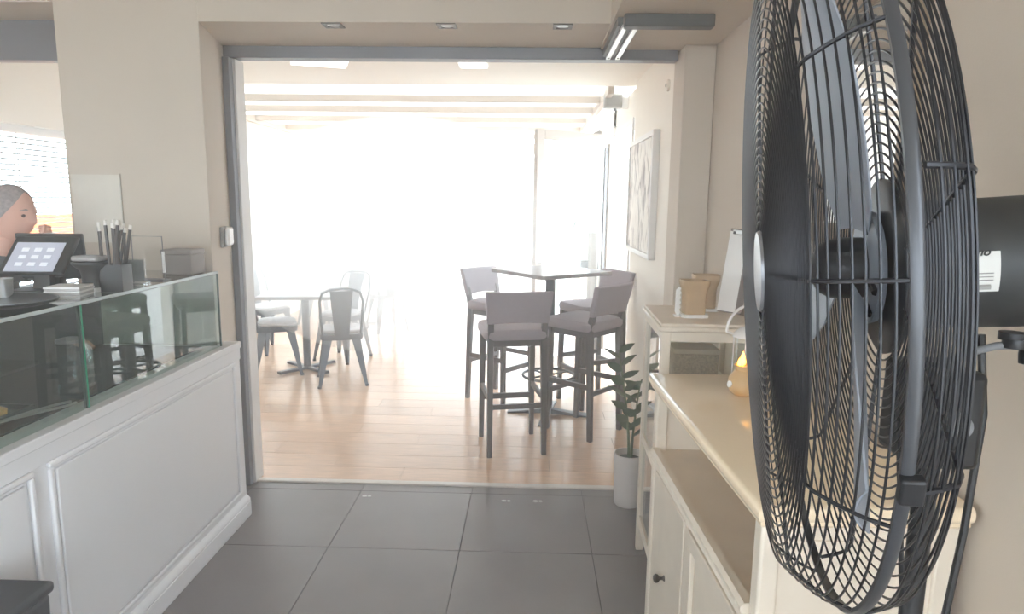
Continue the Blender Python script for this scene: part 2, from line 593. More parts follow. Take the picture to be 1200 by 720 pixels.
# open glass door leaf hinged at the right terrace wall
hx, hy = 0.785, 6.60
lx, ly = 0.02, 6.02
ang = math.atan2(ly - hy, lx - hx)
W = math.hypot(lx - hx, ly - hy)
d = thing('door_1', 'open white framed glass door leaf swung into the terrace', 'door', (hx, hy, 0.0), ang)
del d['category']
d['kind'] = 'structure'
H = 2.20
for nm, b in (('stile', (0, 0.085, -0.025, 0.025, 0.02, H)), ('stile', (W - 0.085, W, -0.025, 0.025, 0.02, H)),
              ('rail', (0.085, W - 0.085, -0.025, 0.025, 0.02, 0.12)), ('rail', (0.085, W - 0.085, -0.025, 0.025, H - 0.085, H))):
    MB().box(*b).build(nm, mat('door_frame_white', (172, 160, 150), 0.45), d, bevel=0.004)
MB().box(0.085, W - 0.085, -0.004, 0.004, 0.12, H - 0.085).build('pane', GLASS, d)
MB().box(0.10, 0.13, -0.012, 0.012, 0.3, H - 0.12).build('seal_strip', mat('seal', (110, 108, 110), 0.6), d)
MB().tube([(W - 0.045, 0.025, 1.02), (W - 0.045, 0.06, 1.02), (W - 0.16, 0.062, 1.02)], 0.009, 8).build('handle', ALU, d)
# frame of the doorway
df = struct(MB().box(0.785, 0.80, 5.46, 5.52, 0, 2.24).build('trim_doorway', WHITE, bevel=0.003), 'white frame of the terrace side doorway')
MB().box(0.785, 0.80, 6.62, 6.68, 0, 2.24).build('doorway_post', WHITE, df)
MB().box(0.785, 0.80, 5.52, 6.62, 2.19, 2.24).build('doorway_head', WHITE, df)

# picture on the right terrace wall
pic = thing('framed_picture', 'white framed pale abstract picture on the terrace wall', 'picture', (0.80, 4.88, 1.20))
PW, PH = 1.06, 0.83
fr = MB()
for nm, b in (('frame_side', (-0.045, 0.0, -PW / 2, -PW / 2 + 0.035, 0, PH)), ('frame_side', (-0.045, 0.0, PW / 2 - 0.035, PW / 2, 0, PH)),
              ('frame_side', (-0.045, 0.0, -PW / 2 + 0.035, PW / 2 - 0.035, 0, 0.035)), ('frame_side', (-0.045, 0.0, -PW / 2 + 0.035, PW / 2 - 0.035, PH - 0.035, PH))):
    MB().box(*b).build(nm, WHITE, pic, bevel=0.003)
cm = mat('pale_canvas', CANVAS_BASE, 0.8)
nt = cm.node_tree
tcn = nt.nodes.new('ShaderNodeTexCoord')
mpn = nt.nodes.new('ShaderNodeMapping')
mpn.inputs['Scale'].default_value = (1, 5.5, 2.2)
nz = nt.nodes.new('ShaderNodeTexNoise')
nz.inputs['Scale'].default_value = 2.3
nz.inputs['Detail'].default_value = 6
nz.inputs['Distortion'].default_value = 1.2
rp = nt.nodes.new('ShaderNodeValToRGB')
for e, (p, c) in zip((rp.color_ramp.elements[0], rp.color_ramp.elements[1]), ((0.36, (150, 142, 142)), (0.50, (238, 234, 228)))):
    e.position = p
    e.color = (*lin(c), 1)
nt.links.new(tcn.outputs['Object'], mpn.inputs[0])
nt.links.new(mpn.outputs[0], nz.inputs['Vector'])
nt.links.new(nz.outputs['Fac'], rp.inputs[0])
nt.links.new(rp.outputs[0], nt.nodes['Principled BSDF'].inputs['Base Color'])
MB().box(-0.030, -0.004, -PW / 2 + 0.035, PW / 2 - 0.035, 0.035, PH - 0.035).build('canvas', cm, pic)

# small round wall lamp at the right terrace wall
w = thing('wall_plate', 'small pale round plate high on the terrace wall near the column', 'wall plate', (0.80, 4.14, 2.26))
Mx = axis_frame((-1, 0, 0))
MB().lathe([(0.034, 0.0), (0.034, 0.012), (0.026, 0.018)], 20, M=Mx).build('plate', TWALL, w)
MB().lathe([(0.010, 0.018), (0.010, 0.022)], 12, M=Mx).build('button', SENSOR, w)

# ---- windows on the left terrace wall with venetian blinds
for wi, (y0, y1) in enumerate(((3.3, 5.4), (5.62, 7.7), (7.92, 10.4))):
    wn = struct(MB().box(-3.42, -3.36, y0, y0 + 0.05, 1.0, 2.02).build('window_%d' % (wi + 1), WHITE), 'window in the left terrace wall')
    MB().box(-3.42, -3.36, y1 - 0.05, y1, 1.0, 2.02).build('window_frame', WHITE, wn)
    MB().box(-3.42, -3.36, y0 + 0.05, y1 - 0.05, 1.0, 1.05).build('window_frame', WHITE, wn)
    MB().box(-3.42, -3.36, y0 + 0.05, y1 - 0.05, 1.97, 2.02).build('window_frame', WHITE, wn)
    MB().box(-3.394, -3.388, y0 + 0.05, y1 - 0.05, 1.05, 1.97).build('pane', GLASS, wn)
bl = thing('venetian_blind', 'thin slatted blind over the window left of the pillar', 'blind', (-3.28, 4.35, 1.05))
BW = 1.02
slp = None
for k in range(26):
    z = 0.03 + k * 0.034
    if slp is None:
        slp = MB().obox((0, 0, 0), (0.024, 2 * BW, 0.0016), Matrix.Rotation(R_(-22), 3, 'Y')).build('slat', BLIND, bl)
        slp.location = (0, 0, z)
    else:
        share('slat', slp, bl, (0, 0, z))
MB().box(-0.02, 0.02, -BW, BW, 0.91, 0.94).build('head_rail', WHITE, bl)
MB().box(-0.014, 0.014, -BW, BW, 0.005, 0.018).build('bottom_rail', BLIND, bl)
for yv in (-0.85, -0.13, 0.6):
    for dx in (-0.013, 0.013):
        MB().tube([(dx, yv, 0.01), (dx, yv, 0.91)], 0.0022, 5).build('ladder_cord', LOWGREY, bl)

# ---- outdoors
struct(MB().box(-30, 30, -30, 45, -0.30, -0.09).build('ground', PAVE), 'pale paving outside')
ow = tag(MB().box(-6.3, -6.1, 3.5, 9.5, -0.09, 1.33).build('garden_wall', ORANGE), 'orange painted wall outside the left window', 'wall')


def leafy(name, label, cat, loc, rx, ry, rz, n, size, m, stem_h, group=None):
    t = thing(name, label, cat, loc, 0, group)
    mb = MB()
    rnd = random.Random(int(abs(loc[0] * 31 + loc[1] * 17)) + n)
    for i in range(n):
        while True:
            p = Vector((rnd.uniform(-1, 1), rnd.uniform(-1, 1), rnd.uniform(-1, 1)))
            if 0.25 < p.length < 1:
                break
        c = Vector((p.x * rx, p.y * ry, stem_h + rz + p.z * rz))
        M = Matrix.Rotation(rnd.uniform(0, 6.28), 3, 'Z') @ Matrix.Rotation(rnd.uniform(-1, 1), 3, 'X')
        s = size * rnd.uniform(0.7, 1.3)
        mb.add([c + M @ Vector(q) for q in ((-s, 0, 0), (0, -s * 0.45, s * 0.1), (s, 0, 0), (0, s * 0.45, s * 0.1))], [(0, 1, 2, 3)])
    f_ = mb.build('foliage', m, t, smooth=False)
    f_['kind'] = 'stuff'
    MB().tube([(0, 0, 0), (0.02, 0.01, stem_h * 0.5 + 0.3), (0, 0, stem_h + rz)], [0.09, 0.06, 0.03], 8).build('trunk', mat('bark', (96, 80, 66), 0.9, noise=0.2, scale=20), t)
    return t


leafy('garden_tree', 'green leafy tree outside beyond the left end of the terrace', 'tree', (-5.2, 14.5, -0.09), 1.5, 1.3, 1.5, 1700, 0.16, HEDGE, 0.6)

# ================================================================== TERRACE FURNITURE
def rounded_plate(w, h, n=14, p=4.0):
    """superellipse outline"""
    pts = []
    for k in range(n * 4):
        a = 2 * math.pi * k / (n * 4)
        c, s_ = math.cos(a), math.sin(a)
        pts.append((w * math.copysign(abs(c) ** (2 / p), c), h * math.copysign(abs(s_) ** (2 / p), s_)))
    return pts


def make_stool(label):
    t = thing('bar_stool', label, 'bar stool', (0, 0, 0), 0, 'bar stools on the terrace')
    for sx in (-1, 1):
        MB().taper((sx * 0.172, 0.178, 0), (sx * 0.165, 0.165, 0.735), (0.030, 0.030), (0.038, 0.038)).build('leg', STOOLW, t, bevel=0.003)
        m_ = MB()
        m_.taper((sx * 0.172, -0.198, 0), (sx * 0.165, -0.170, 0.76), (0.030, 0.032), (0.038, 0.042))
        m_.taper((sx * 0.165, -0.170, 0.76), (sx * 0.168, -0.205, 0.90), (0.038, 0.042), (0.032, 0.030))
        m_.build('leg', STOOLW, t, bevel=0.003)
    MB().box(-0.160, 0.160, 0.155, 0.180, 0.265, 0.300).build('stretcher', STOOLW, t, bevel=0.003)
    MB().box(-0.160, 0.160, -0.190, -0.168, 0.30, 0.33).build('stretcher', STOOLW, t, bevel=0.003)
    for sx in (-1, 1):
        MB().box(sx * 0.169 - 0.011, sx * 0.169 + 0.011, -0.180, 0.165, 0.345, 0.38).build('stretcher', STOOLW, t, bevel=0.003)
    MB().box(-0.165, 0.165, -0.165, 0.165, 0.69, 0.735).build('seat_frame', STOOLW, t, bevel=0.003)
    m_ = MB()
    op = rounded_plate(0.205, 0.205, 8, 7)
    n = len(op)
    for sc, z in ((0.96, 0.735), (1.0, 0.75), (1.0, 0.782), (0.94, 0.798), (0.6, 0.806)):
        m_.v += [(x * sc, y * sc, z) for x, y in op]
    for i in range(4):
        for k in range(n):
            m_.f.append((i * n + k, i * n + (k + 1) % n, (i + 1) * n + (k + 1) % n, (i + 1) * n + k))
    m_.f += [tuple(range(n - 1, -1, -1)), tuple(4 * n + k for k in range(n))]
    m_.build('seat', STOOLF, t)
    # curved upholstered back
    m_ = MB()
    nx, nz = 10, 5
    for side in (0, 1):
        for j in range(nz + 1):
            v = j / nz
            for i in range(nx + 1):
                u = i / nx * 2 - 1
                z = 0.835 + 0.205 * v - 0.012 * (1 - v) * (1 - u * u) * -1
                w_ = 0.190 + 0.015 * v
                y = -0.188 - 0.050 * v - 0.028 * (1 - u * u) + (0.019 if side else -0.019)
                m_.v.append((u * w_, y, z))
    st = (nx + 1) * (nz + 1)
    for j in range(nz):
        for i in range(nx):
            a = j * (nx + 1) + i
            m_.f.append((a, a + 1, a + nx + 2, a + nx + 1))
            m_.f.append((st + a, st + a + nx + 1, st + a + nx + 2, st + a + 1))
    ring = [i for i in range(nx + 1)] + [j * (nx + 1) + nx for j in range(1, nz + 1)] + [nz * (nx + 1) + i for i in range(nx - 1, -1, -1)] + [j * (nx + 1) for j in range(nz - 1, 0, -1)]
    for k in range(len(ring)):
        a, b = ring[k], ring[(k + 1) % len(ring)]
        m_.f.append((a, st + a, st + b, b))
    m_.build('backrest', STOOLF, t, bevel=0.008)
    return t


stA = make_stool('grey upholstered bar stool seen from behind, nearest on the terrace')
stA.location = (-0.114, 4.147, 0)
stA.rotation_euler = (0, 0, R_(12))
dup(stA, (0.368, 4.485, 0), R_(49), 'taupe bar stool nearest the right terrace wall')
dup(stA, (0.475, 5.13, 0), R_(118), 'taupe bar stool half hidden behind the one beside the wall')
dup(stA, (-0.235, 5.18, 0), R_(-128), 'hazy grey bar stool behind the nearest stool, far side of the table')

bt = thing('bar_table', 'tall square bar table on a single post among the stools', 'table', (0.14, 4.80, 0), R_(38))
MB().box(-0.31, 0.31, -0.31, 0.31, 1.055, 1.082).build('table_top', TTOP, bt, bevel=0.004)
MB().box(-0.16, 0.16, -0.16, 0.16, 1.045, 1.055).build('support_plate', TBASE, bt)
MB().tube([(0, 0, 0.02), (0, 0, 1.046)], 0.034, 16).build('post', TBASE, bt)
for a in range(4):
    M = Rz(a * math.pi / 2 + math.pi / 4)
    m_ = MB()
    vs = []
    for x, w_, z0, z1 in ((0.0, 0.05, 0.012, 0.05), (0.18, 0.065, 0.004, 0.024), (0.30, 0.085, 0.0, 0.012)):
        vs += [M @ Vector((x, -w_ / 2, z0)), M @ Vector((x, w_ / 2, z0)), M @ Vector((x, w_ / 2, z1)), M @ Vector((x, -w_ / 2, z1))]
    m_.add(vs, [(0, 1, 2, 3)[::-1]] + [(4 * i + k, 4 * i + (k + 1) % 4, 4 * i + 4 + (k + 1) % 4, 4 * i + 4 + k) for i in range(2) for k in range(4)] + [(8, 9, 10, 11)])
    m_.build('foot', TBASE, bt, bevel=0.003)
MB().tube([(0.19 * math.cos(a), 0.19 * math.sin(a), 0.30) for a in [2 * math.pi * k / 40 for k in range(40)]], 0.011, 8, True).build('foot_ring', TBASE, bt)
for a in range(4):
    M = Rz(a * math.pi / 2)
    MB().tube([M @ Vector((0.03, 0, 0.30)), M @ Vector((0.19, 0, 0.30))], 0.008, 8).build('ring_spoke', TBASE, bt)


def make_cafe_chair(label):
    t = thing('cafe_chair', label, 'chair', (0, 0, 0), 0, 'metal cafe chairs on the terrace')
    # stamped metal legs: broad at the seat, narrow at the floor, splayed
    for sx in (-1, 1):
        for sy in (-1, 1):
            top = Vector((sx * 0.148, sy * 0.148, 0.435))
            bot = Vector((sx * 0.205, sy * 0.210, 0.0))
            m_ = MB()
            # L shaped sheet leg
            for wv in (Vector((-sx, 0, 0)), Vector((0, -sy, 0))):
                th = Vector((0, 0, 0)) + (Vector((0, -sy, 0)) if abs(wv.x) > 0 else Vector((-sx, 0, 0))) * 0.006
                a0, a1 = top, top + wv * 0.075
                b0, b1 = bot, bot + wv * 0.024
                vs = [a0, a1, b1, b0, a0 + th, a1 + th, b1 + th, b0 + th]
                m_.add(vs, [(0, 1, 2, 3), (7, 6, 5, 4), (0, 4, 5, 1), (1, 5, 6, 2), (2, 6, 7, 3), (3, 7, 4, 0)])
            lg = m_.build('leg', TOLIX, t)
            MB().tube([bot + Vector((-sx * 0.011, -sy * 0.011, 0)), bot + Vector((-sx * 0.011, -sy * 0.011, 0.02))], 0.016, 10).build('foot_cap', BLACKP, lg)
    # seat pan with apron
    m_ = MB()
    op = rounded_plate(0.18, 0.18, 8, 6)
    n = len(op)
    for sc, z in ((0.98, 0.40), (1.0, 0.435), (0.99, 0.446), (0.9, 0.45), (0.5, 0.444)):
        m_.v += [(x * sc, y * sc, z) for x, y in op]
    for i in range(4):
        for k in range(n):
            m_.f.append((i * n + k, i * n + (k + 1) % n, (i + 1) * n + (k + 1) % n, (i + 1) * n + k))
    m_.f += [tuple(range(n - 1, -1, -1)), tuple(4 * n + k for k in range(n))]
    m_.build('seat', TOLIX, t)
    m_ = MB()
    op = rounded_plate(0.175, 0.165, 8, 5)
    for sc, z in ((0.95, 0.45), (1.0, 0.462), (0.98, 0.478), (0.8, 0.488)):
        m_.v += [(x * sc, y * sc + 0.008, z) for x, y in op]
    for i in range(3):
        for k in range(n):
            m_.f.append((i * n + k, i * n + (k + 1) % n, (i + 1) * n + (k + 1) % n, (i + 1) * n + k))
    m_.f += [tuple(range(n - 1, -1, -1)), tuple(3 * n + k for k in range(n))]
    m_.build('seat_pad', PAD, t)
    # splat
    m_ = MB()
    nz = 6
    for side in (0, 1):
        for j in range(nz + 1):
            v = j / nz
            w_ = 0.058 + 0.034 * v
            y = -0.176 - 0.075 * v * v - 0.03 * v + (0.002 if side else -0.002)
            z = 0.43 + 0.40 * v
            m_.v += [(-w_, y, z), (-w_ * 0.4, y - 0.008, z), (w_ * 0.4, y - 0.008, z), (w_, y, z)]
    st = 4 * (nz + 1)
    for j in range(nz):
        for i in range(3):
            a = j * 4 + i
            m_.f += [(a, a + 1, a + 5, a + 4), (st + a, st + a + 4, st + a + 5, st + a + 1)]
        m_.f += [(4 * j, 4 * j + 4, st + 4 * j + 4, st + 4 * j), (4 * j + 3, st + 4 * j + 3, st + 4 * j + 7, 4 * j + 7)]
    m_.build('splat', TOLIX, t)
    pts = [(-0.155, -0.150, 0.43), (-0.168, -0.20, 0.60), (-0.172, -0.245, 0.74), (-0.150, -0.272, 0.815), (-0.09, -0.284, 0.842), (0, -0.288, 0.848)]
    pts += [(-x, y, z) for x, y, z in pts[-2::-1]]
    MB().tube(pts, 0.011, 8).build('back_tube', TOLIX, t)
    return t


c1 = make_cafe_chair('metal cafe chair seen from behind, nearest to the terrace opening')
c1.location = (-1.63, 5.585, 0)
c1.rotation_euler = (0, 0, R_(18.5))
dup(c1, (-2.30, 5.86, 0), R_(-68), 'metal cafe chair cut off by the left jamb, at the near table')
dup(c1, (-2.72, 6.72, 0), R_(-120), 'pale padded metal cafe chair behind the one at the jamb')
dup(c1, (-1.86, 6.42, 0), R_(160), 'hazy metal cafe chair on the far side of the near table')
dup(c1, (-1.75, 7.93, 0), R_(35), 'hazy metal cafe chair farthest away, right of the far table')
dup(c1, (-2.72, 8.35, 0), R_(-90), 'faint metal cafe chair at the left of the far table')


def make_table(label):
    t = thing('cafe_table', label, 'table', (0, 0, 0), 0, 'low cafe tables on the terrace')
    MB().box(-0.35, 0.35, -0.35, 0.35, 0.70, 0.728).build('table_top', TTOP, t, bevel=0.004)
    MB().tube([(0, 0, 0.02), (0, 0, 0.70)], 0.034, 14).build('post', TBASE, t)
    MB().box(-0.12, 0.12, -0.12, 0.12, 0.69, 0.70).build('support_plate', TBASE, t)
    for a in range(4):
        M = Rz(a * math.pi / 2 + math.pi / 4)
        m_ = MB()
        m_.obox(M @ Vector((0.15, 0, 0.018)), (0.30, 0.05, 0.024), M)
        m_.build('foot', TBASE, t, bevel=0.004)
    return t


tb = make_table('square cafe table on one post behind the nearest metal chair')
tb.location = (-2.07, 5.98, 0)
tb.rotation_euler = (0, 0, R_(8))
dup(tb, (-2.20, 8.15, 0), R_(0), 'faint square cafe table far back at the left of the terrace')

# console with plant in front of the parapet at the right end of the terrace
cs = thing('console_table', 'pale console against the terrace parapet behind the glass door', 'console', (0.52, 7.6, 0))
MB().box(-0.30, 0.26, -0.45, 0.45, 0.80, 0.84).build('top', WHITE, cs, bevel=0.004)
for x in (-0.27, 0.23):
    for yv in (-0.42, 0.42):
        MB().box(x - 0.02, x + 0.02, yv - 0.02, yv + 0.02, 0, 0.80).build('leg', WHITE, cs)
pp = thing('potted_twigs', 'grey pot of thin upright twigs standing on the pale console', 'plant', (0.37, 7.55, 0.84))
MB().lathe([(0.045, 0), (0.062, 0.16), (0.066, 0.18), (0.056, 0.18), (0.05, 0.15)], 18).build('pot', LOWGREY, pp)
rnd = random.Random(3)
for k in range(9):
    a = k * 2.4
    l = rnd.uniform(0.45, 0.75)
    tw = MB().tube([(0.02 * math.cos(a), 0.02 * math.sin(a), 0.14), (0.07 * math.cos(a), 0.07 * math.sin(a), 0.14 + l * 0.5), (0.20 * math.cos(a), 0.20 * math.sin(a), 0.14 + l)], 0.006, 5).build('twig', STEM, pp)
    m_ = MB()
    for q in range(7):
        u = 0.35 + q * 0.1
        c = Vector(((0.03 + 0.16 * u * u) * math.cos(a), (0.03 + 0.16 * u * u) * math.sin(a), 0.14 + l * u))
        m_.add([c, c + Vector((0.03, 0.01, 0.03)), c + Vector((0.05, 0.0, 0.06)), c + Vector((0.02, -0.012, 0.03))], [(0, 1, 2, 3)])
    m_.build('leaf_spray', LEAF, tw)['kind'] = 'stuff'
sb_ = thing('storage_box', 'grey lidded box on the pale console beside the twigs', 'box', (0.645, 7.48, 0.84))
MB().box(-0.10, 0.10, -0.13, 0.13, 0, 0.075).build('body', LOWGREY, sb_, bevel=0.006)
MB().box(-0.105, 0.105, -0.135, 0.135, 0.075, 0.095).build('lid', SENSOR, sb_, bevel=0.004)
# gathered curtain
m_ = MB()
n = 60
for i in range(n + 1):
    u = i / n
    for z in (0.05, 2.28):
        pinch = 1.0
        m_.v.append((0.66 + 0.035 * math.sin(u * 42), 6.98 + u * 0.5, z))
    if i:
        m_.f.append((2 * i - 2, 2 * i, 2 * i + 1, 2 * i - 1))
cu = m_.build('curtain', CURTAIN)
tag(cu, 'grey gathered curtain hanging at the terrace window behind the glass door', 'curtain')
sm = cu.modifiers.new('solid', 'SOLIDIFY')
sm.thickness = 0.004
cr = thing('curtain_rod', 'slim rod carrying the grey curtain above the parapet', 'curtain rod', (0.66, 7.2, 2.29))
MB().tube([(0, -0.6, 0), (0, 0.9, 0)], 0.010, 8).build('rod', ALU, cr)
for yv in (-0.55, 0.85):
    MB().tube([(0, yv, 0), (0.14, yv, 0)], 0.008, 8).build('bracket', ALU, cr)

# small pictures on the left terrace wall post
for zz, lab in ((1.28, 'small framed print on the left terrace wall, upper one'), ):
    p_ = thing('small_print', lab, 'picture', (-3.30, 7.81, zz))
    MB().box(0, 0.015, -0.09, 0.09, 0, 0.25).build('frame', LOWGREY, p_)
    MB().box(0.015, 0.018, -0.075, 0.075, 0.015, 0.235).build('print', PAPER, p_)

# ================================================================== POTTED PLANT BY THE COLUMN
pl = thing('potted_plant', 'white cylinder pot with a glossy leafed plant on the tiles', 'plant', (0.525, 3.325, 0))
MB().lathe([(0.064, 0.0), (0.070, 0.01), (0.078, 0.272), (0.079, 0.28), (0.071, 0.28), (0.070, 0.245)], 32, cap=False).build('pot', POT, pl)
MB().lathe([(0.0, 0.0), (0.064, 0.0), (0.066, 0.012)], 32, cap=False).build('pot_base', POT, pl)
MB().lathe([(0.0, 0.252), (0.070, 0.245)], 24, cap=False).build('soil', SOIL, pl)


def leaf_mesh():
    m_ = MB()
    L, Wd = 0.098, 0.027
    n = 6
    for i in range(n + 1):
        u = i / n
        w_ = Wd * math.sin(math.pi * min(1, u ** 0.8)) ** 0.8 if 0 < u < 1 else 0.001
        z = -0.016 * u * u
        m_.v += [(u * L, -w_, z), (u * L, 0, z - 0.003), (u * L, w_, z)]
        if i:
            a = 3 * (i - 1)
            m_.f += [(a, a + 3, a + 4, a + 1), (a + 1, a + 4, a + 5, a + 2)]
    return m_


leaf_src = None
stems = [((0.0, 0.0), (-0.075, -0.02), 0.58), ((0.012, 0.01), (0.03, -0.02), 0.42)]
for si, (p0, lean, hh) in enumerate(stems):
    pts = [Vector((p0[0] + lean[0] * u ** 1.6, p0[1] + lean[1] * u ** 1.6, 0.24 + hh * u)) for u in [k / 10 for k in range(11)]]
    stm = MB().tube(pts, 0.0085, 8, r1=0.003).build('stem', STEM, pl)
    nl = int(hh / 0.042)
    for k in range(nl):
        u = 0.30 + 0.70 * k / (nl - 1)
        i = min(9, int(u * 10))
        p = pts[i].lerp(pts[i + 1], u * 10 - i)
        side = 1 if k % 2 else -1
        yaw = R_(90 + 90 * side + 25 * math.sin(k * 2.1 + si))
        pitch = R_(-38)
        rot = (R_(55 * side + 12 * math.sin(k)), pitch, yaw)
        sc = 1.05 - 0.35 * abs(u - 0.65)
        if leaf_src is None:
            leaf_src = leaf_mesh().build('leaf', LEAF, stm)
            leaf_src.location = p
            leaf_src.rotation_euler = rot
            leaf_src.scale = (sc, sc, sc)
        else:
            share('leaf', leaf_src, stm, p, rot, (sc, sc, sc))

# ================================================================== COUNTER AND VITRINE
ct = thing('display_counter', 'white panelled counter under the glass display case', 'counter', (-1.40, 1.9, 0))
oc = (-1.40, 1.9, 0)
Y0, Y1, XF = 0.10, 3.10, -1.405
MB().box(-2.0, XF, Y0, 2.995, 0.0, 0.80).build('body', COUNTER, ct, off=oc)
MB().box(-1.455, XF, 2.995, Y1, 0.0, 0.80).build('body_end', COUNTER, ct, off=oc)
# top ledge
MB().prism([(-2.02, Y0), (XF + 0.012, Y0), (XF + 0.012, Y1), (-1.478, Y1), (-1.455, 2.996), (-2.02, 2.996)], 0.855, 0.888).build('counter_top', COUNTER, ct, bevel=0.004, off=oc)
MB().prism([(-2.0, Y0), (XF + 0.006, Y0), (XF + 0.006, Y1), (-1.46, Y1), (-1.455, 2.996), (-2.0, 2.996)], 0.80, 0.855).build('frieze', COUNTER, ct, bevel=0.002, off=oc)
# skirting with a stepped moulding
MB().box(XF, XF + 0.022, Y0, Y1, 0.0, 0.075).build('skirting', COUNTER, ct, bevel=0.003, off=oc)
m_ = MB()
pf = [(XF, 0.076), (XF + 0.018, 0.076), (XF + 0.018, 0.086), (XF + 0.010, 0.098), (XF, 0.106)]
n = len(pf)
m_.add([(x, Y0, z) for x, z in pf] + [(x, Y1, z) for x, z in pf], [tuple(range(n)), tuple(range(2 * n - 1, n - 1, -1))] + [(i, n + i, n + (i + 1) % n, (i + 1) % n) for i in range(n)])
m_.build('skirting_moulding', COUNTER, ct, off=oc)


def panel(y0, y1, z0=0.135, z1=0.80):
    m0 = MB()
    p = MB().box(XF, XF + 0.010, y0 + 0.030, y1 - 0.030, z0 + 0.030, z1 - 0.030).build('panel', COUNTER, ct, bevel=0.004, off=oc)
    t = 0.018
    for b in ((y0, y1, z1 - t, z1), (y0, y1, z0, z0 + t), (y0, y0 + t, z0 + t, z1 - t), (y1 - t, y1, z0 + t, z1 - t)):
        MB().box(XF, XF + 0.014, *b).build('panel_moulding', COUNTER, p, bevel=0.005, off=oc)


panel(1.80, 3.03)
panel(0.62, 1.74)

# glass display case on the counter
gc = thing('display_case', 'glass display case with green edges on the white counter', 'display case', (-1.44, 2.0, 0.888))
og = (-1.44, 2.0, 0.888)
XG = -1.432
T = 0.008
MB().box(XG - T, XG, 0.30, 2.038, 0.889, 1.225).build('front_pane', VGLASS, gc, off=og)
MB().box(XG - T, XG, 2.052, 2.975, 0.889, 1.225).build('front_pane', VGLASS, gc, off=og)
MB().box(XG - T - 0.001, XG + 0.001, 2.038, 2.0445, 0.889, 1.227).build('pane_edge', GLASSDARK, gc, off=og)
MB().box(XG - T - 0.001, XG + 0.001, 2.0455, 2.052, 0.889, 1.227).build('pane_edge', GLASSGREEN, gc, off=og)
MB().box(-1.985, XG, 0.30, 2.978, 1.228, 1.238).build('top_pane', VGLASS, gc, off=og)
MB().box(XG - 0.001, XG + 0.003, 0.30, 2.980, 1.2275, 1.2385).build('top_edge', mat('pale_glass_edge', (186, 196, 194), 0.15, spec=0.8), gc, off=og)
MB().box(-1.985, XG - 0.001, 2.968, 2.976, 0.889, 1.226).build('end_pane', VGLASS, gc, off=og)
MB().box(XG - 0.004, XG + 0.003, 2.976, 2.982, 0.889, 1.226).build('end_edge', GLASSDARK, gc, off=og)
MB().box(-1.992, -1.985, 0.30, 2.978, 0.889, 1.238).build('rear_panel', VDARK, gc, off=og)
MB().box(-1.97, -1.52, 0.32, 1.96, 1.06, 1.066).build('shelf', VGLASS, gc, off=og)
MB().box(-1.98, -1.50, 0.32, 2.94, 0.889, 0.895).build('base_plate', VDARK, gc, off=og)

# things inside the case
jar = thing('glass_jar', 'square clear glass jar inside the display case', 'jar', (-1.585, 2.20, 0.896))
m_ = MB()
op = rounded_plate(0.052, 0.052, 6, 6)
n = len(op)
prof = [(1.0, 0.0), (1.0, 0.145), (0.8, 0.165), (0.8, 0.175), (0.74, 0.175), (0.74, 0.163), (0.93, 0.142), (0.93, 0.006)]
for sc, z in prof:
    m_.v += [(x * sc, y * sc, z) for x, y in op]
for i in range(len(prof) - 1):
    for k in range(n):
        m_.f.append((i * n + k, i * n + (k + 1) % n, (i + 1) * n + (k + 1) % n, (i + 1) * n + k))
m_.f += [tuple(range(n - 1, -1, -1)), tuple((len(prof) - 1) * n + k for k in range(n))]
m_.build('body', CLEARPL, jar)
MB().lathe([(0.044, 0.176), (0.044, 0.186), (0.02, 0.192)], 20).build('lid', LOWGREY, jar)
trays = [(1.80, 'dark rectangular tray at the near end of the display case'), (1.35, 'second dark tray in the display case, left of the first')]
for yv, lab in trays:
    t = thing('serving_tray', lab, 'tray', (-1.70, yv, 0.896), 0, 'trays in the display case')
    MB().box(-0.14, 0.14, -0.18, 0.18, 0, 0.006).build('base', TRAYM, t)
    for b in ((-0.14, 0.14, -0.18, -0.174), (-0.14, 0.14, 0.174, 0.18), (-0.14, -0.134, -0.174, 0.174), (0.134, 0.14, -0.174, 0.174)):
        MB().box(*b, 0.006, 0.022).build('rim', TRAYM, t)
k = 0
for yv, x, a, lab in ((1.86, -1.63, 20, 'golden pastry on the near tray, closest to the glass'), (1.74, -1.70, 75, 'golden pastry on the near tray, behind the first')):
    p_ = thing('pastry', lab, 'pastry', (x, yv, 0.902), R_(a), 'pastries in the display case')
    m_ = MB().tube([(-0.06, 0.012, 0.022), (-0.03, 0, 0.026), (0, -0.004, 0.030), (0.03, 0, 0.026), (0.06, 0.012, 0.022)], [0.010, 0.021, 0.028, 0.021, 0.010], 10)
    m_.build('crust', PASTRY, p_)
    MB().tube([(-0.03, 0, 0.047), (0, -0.004, 0.058), (0.03, 0, 0.047)], 0.005, 6).build('glaze', mat('glaze', (226, 190, 130), 0.2), p_)
tg = thing('serving_tongs', 'steel tongs lying on the near tray in the display case', 'tongs', (-1.52, 1.93, 0.898), R_(70))
for s_ in (-1, 1):
    MB().tube([(-0.11, 0, 0.012), (0, s_ * 0.014, 0.012), (0.09, s_ * 0.020, 0.010), (0.12, s_ * 0.012, 0.010)], 0.0045, 6).build('arm', ALU, tg)
MB().tube([(-0.118, -0.006, 0.012), (-0.118, 0.006, 0.012)], 0.006, 8).build('hinge', ALU, tg)

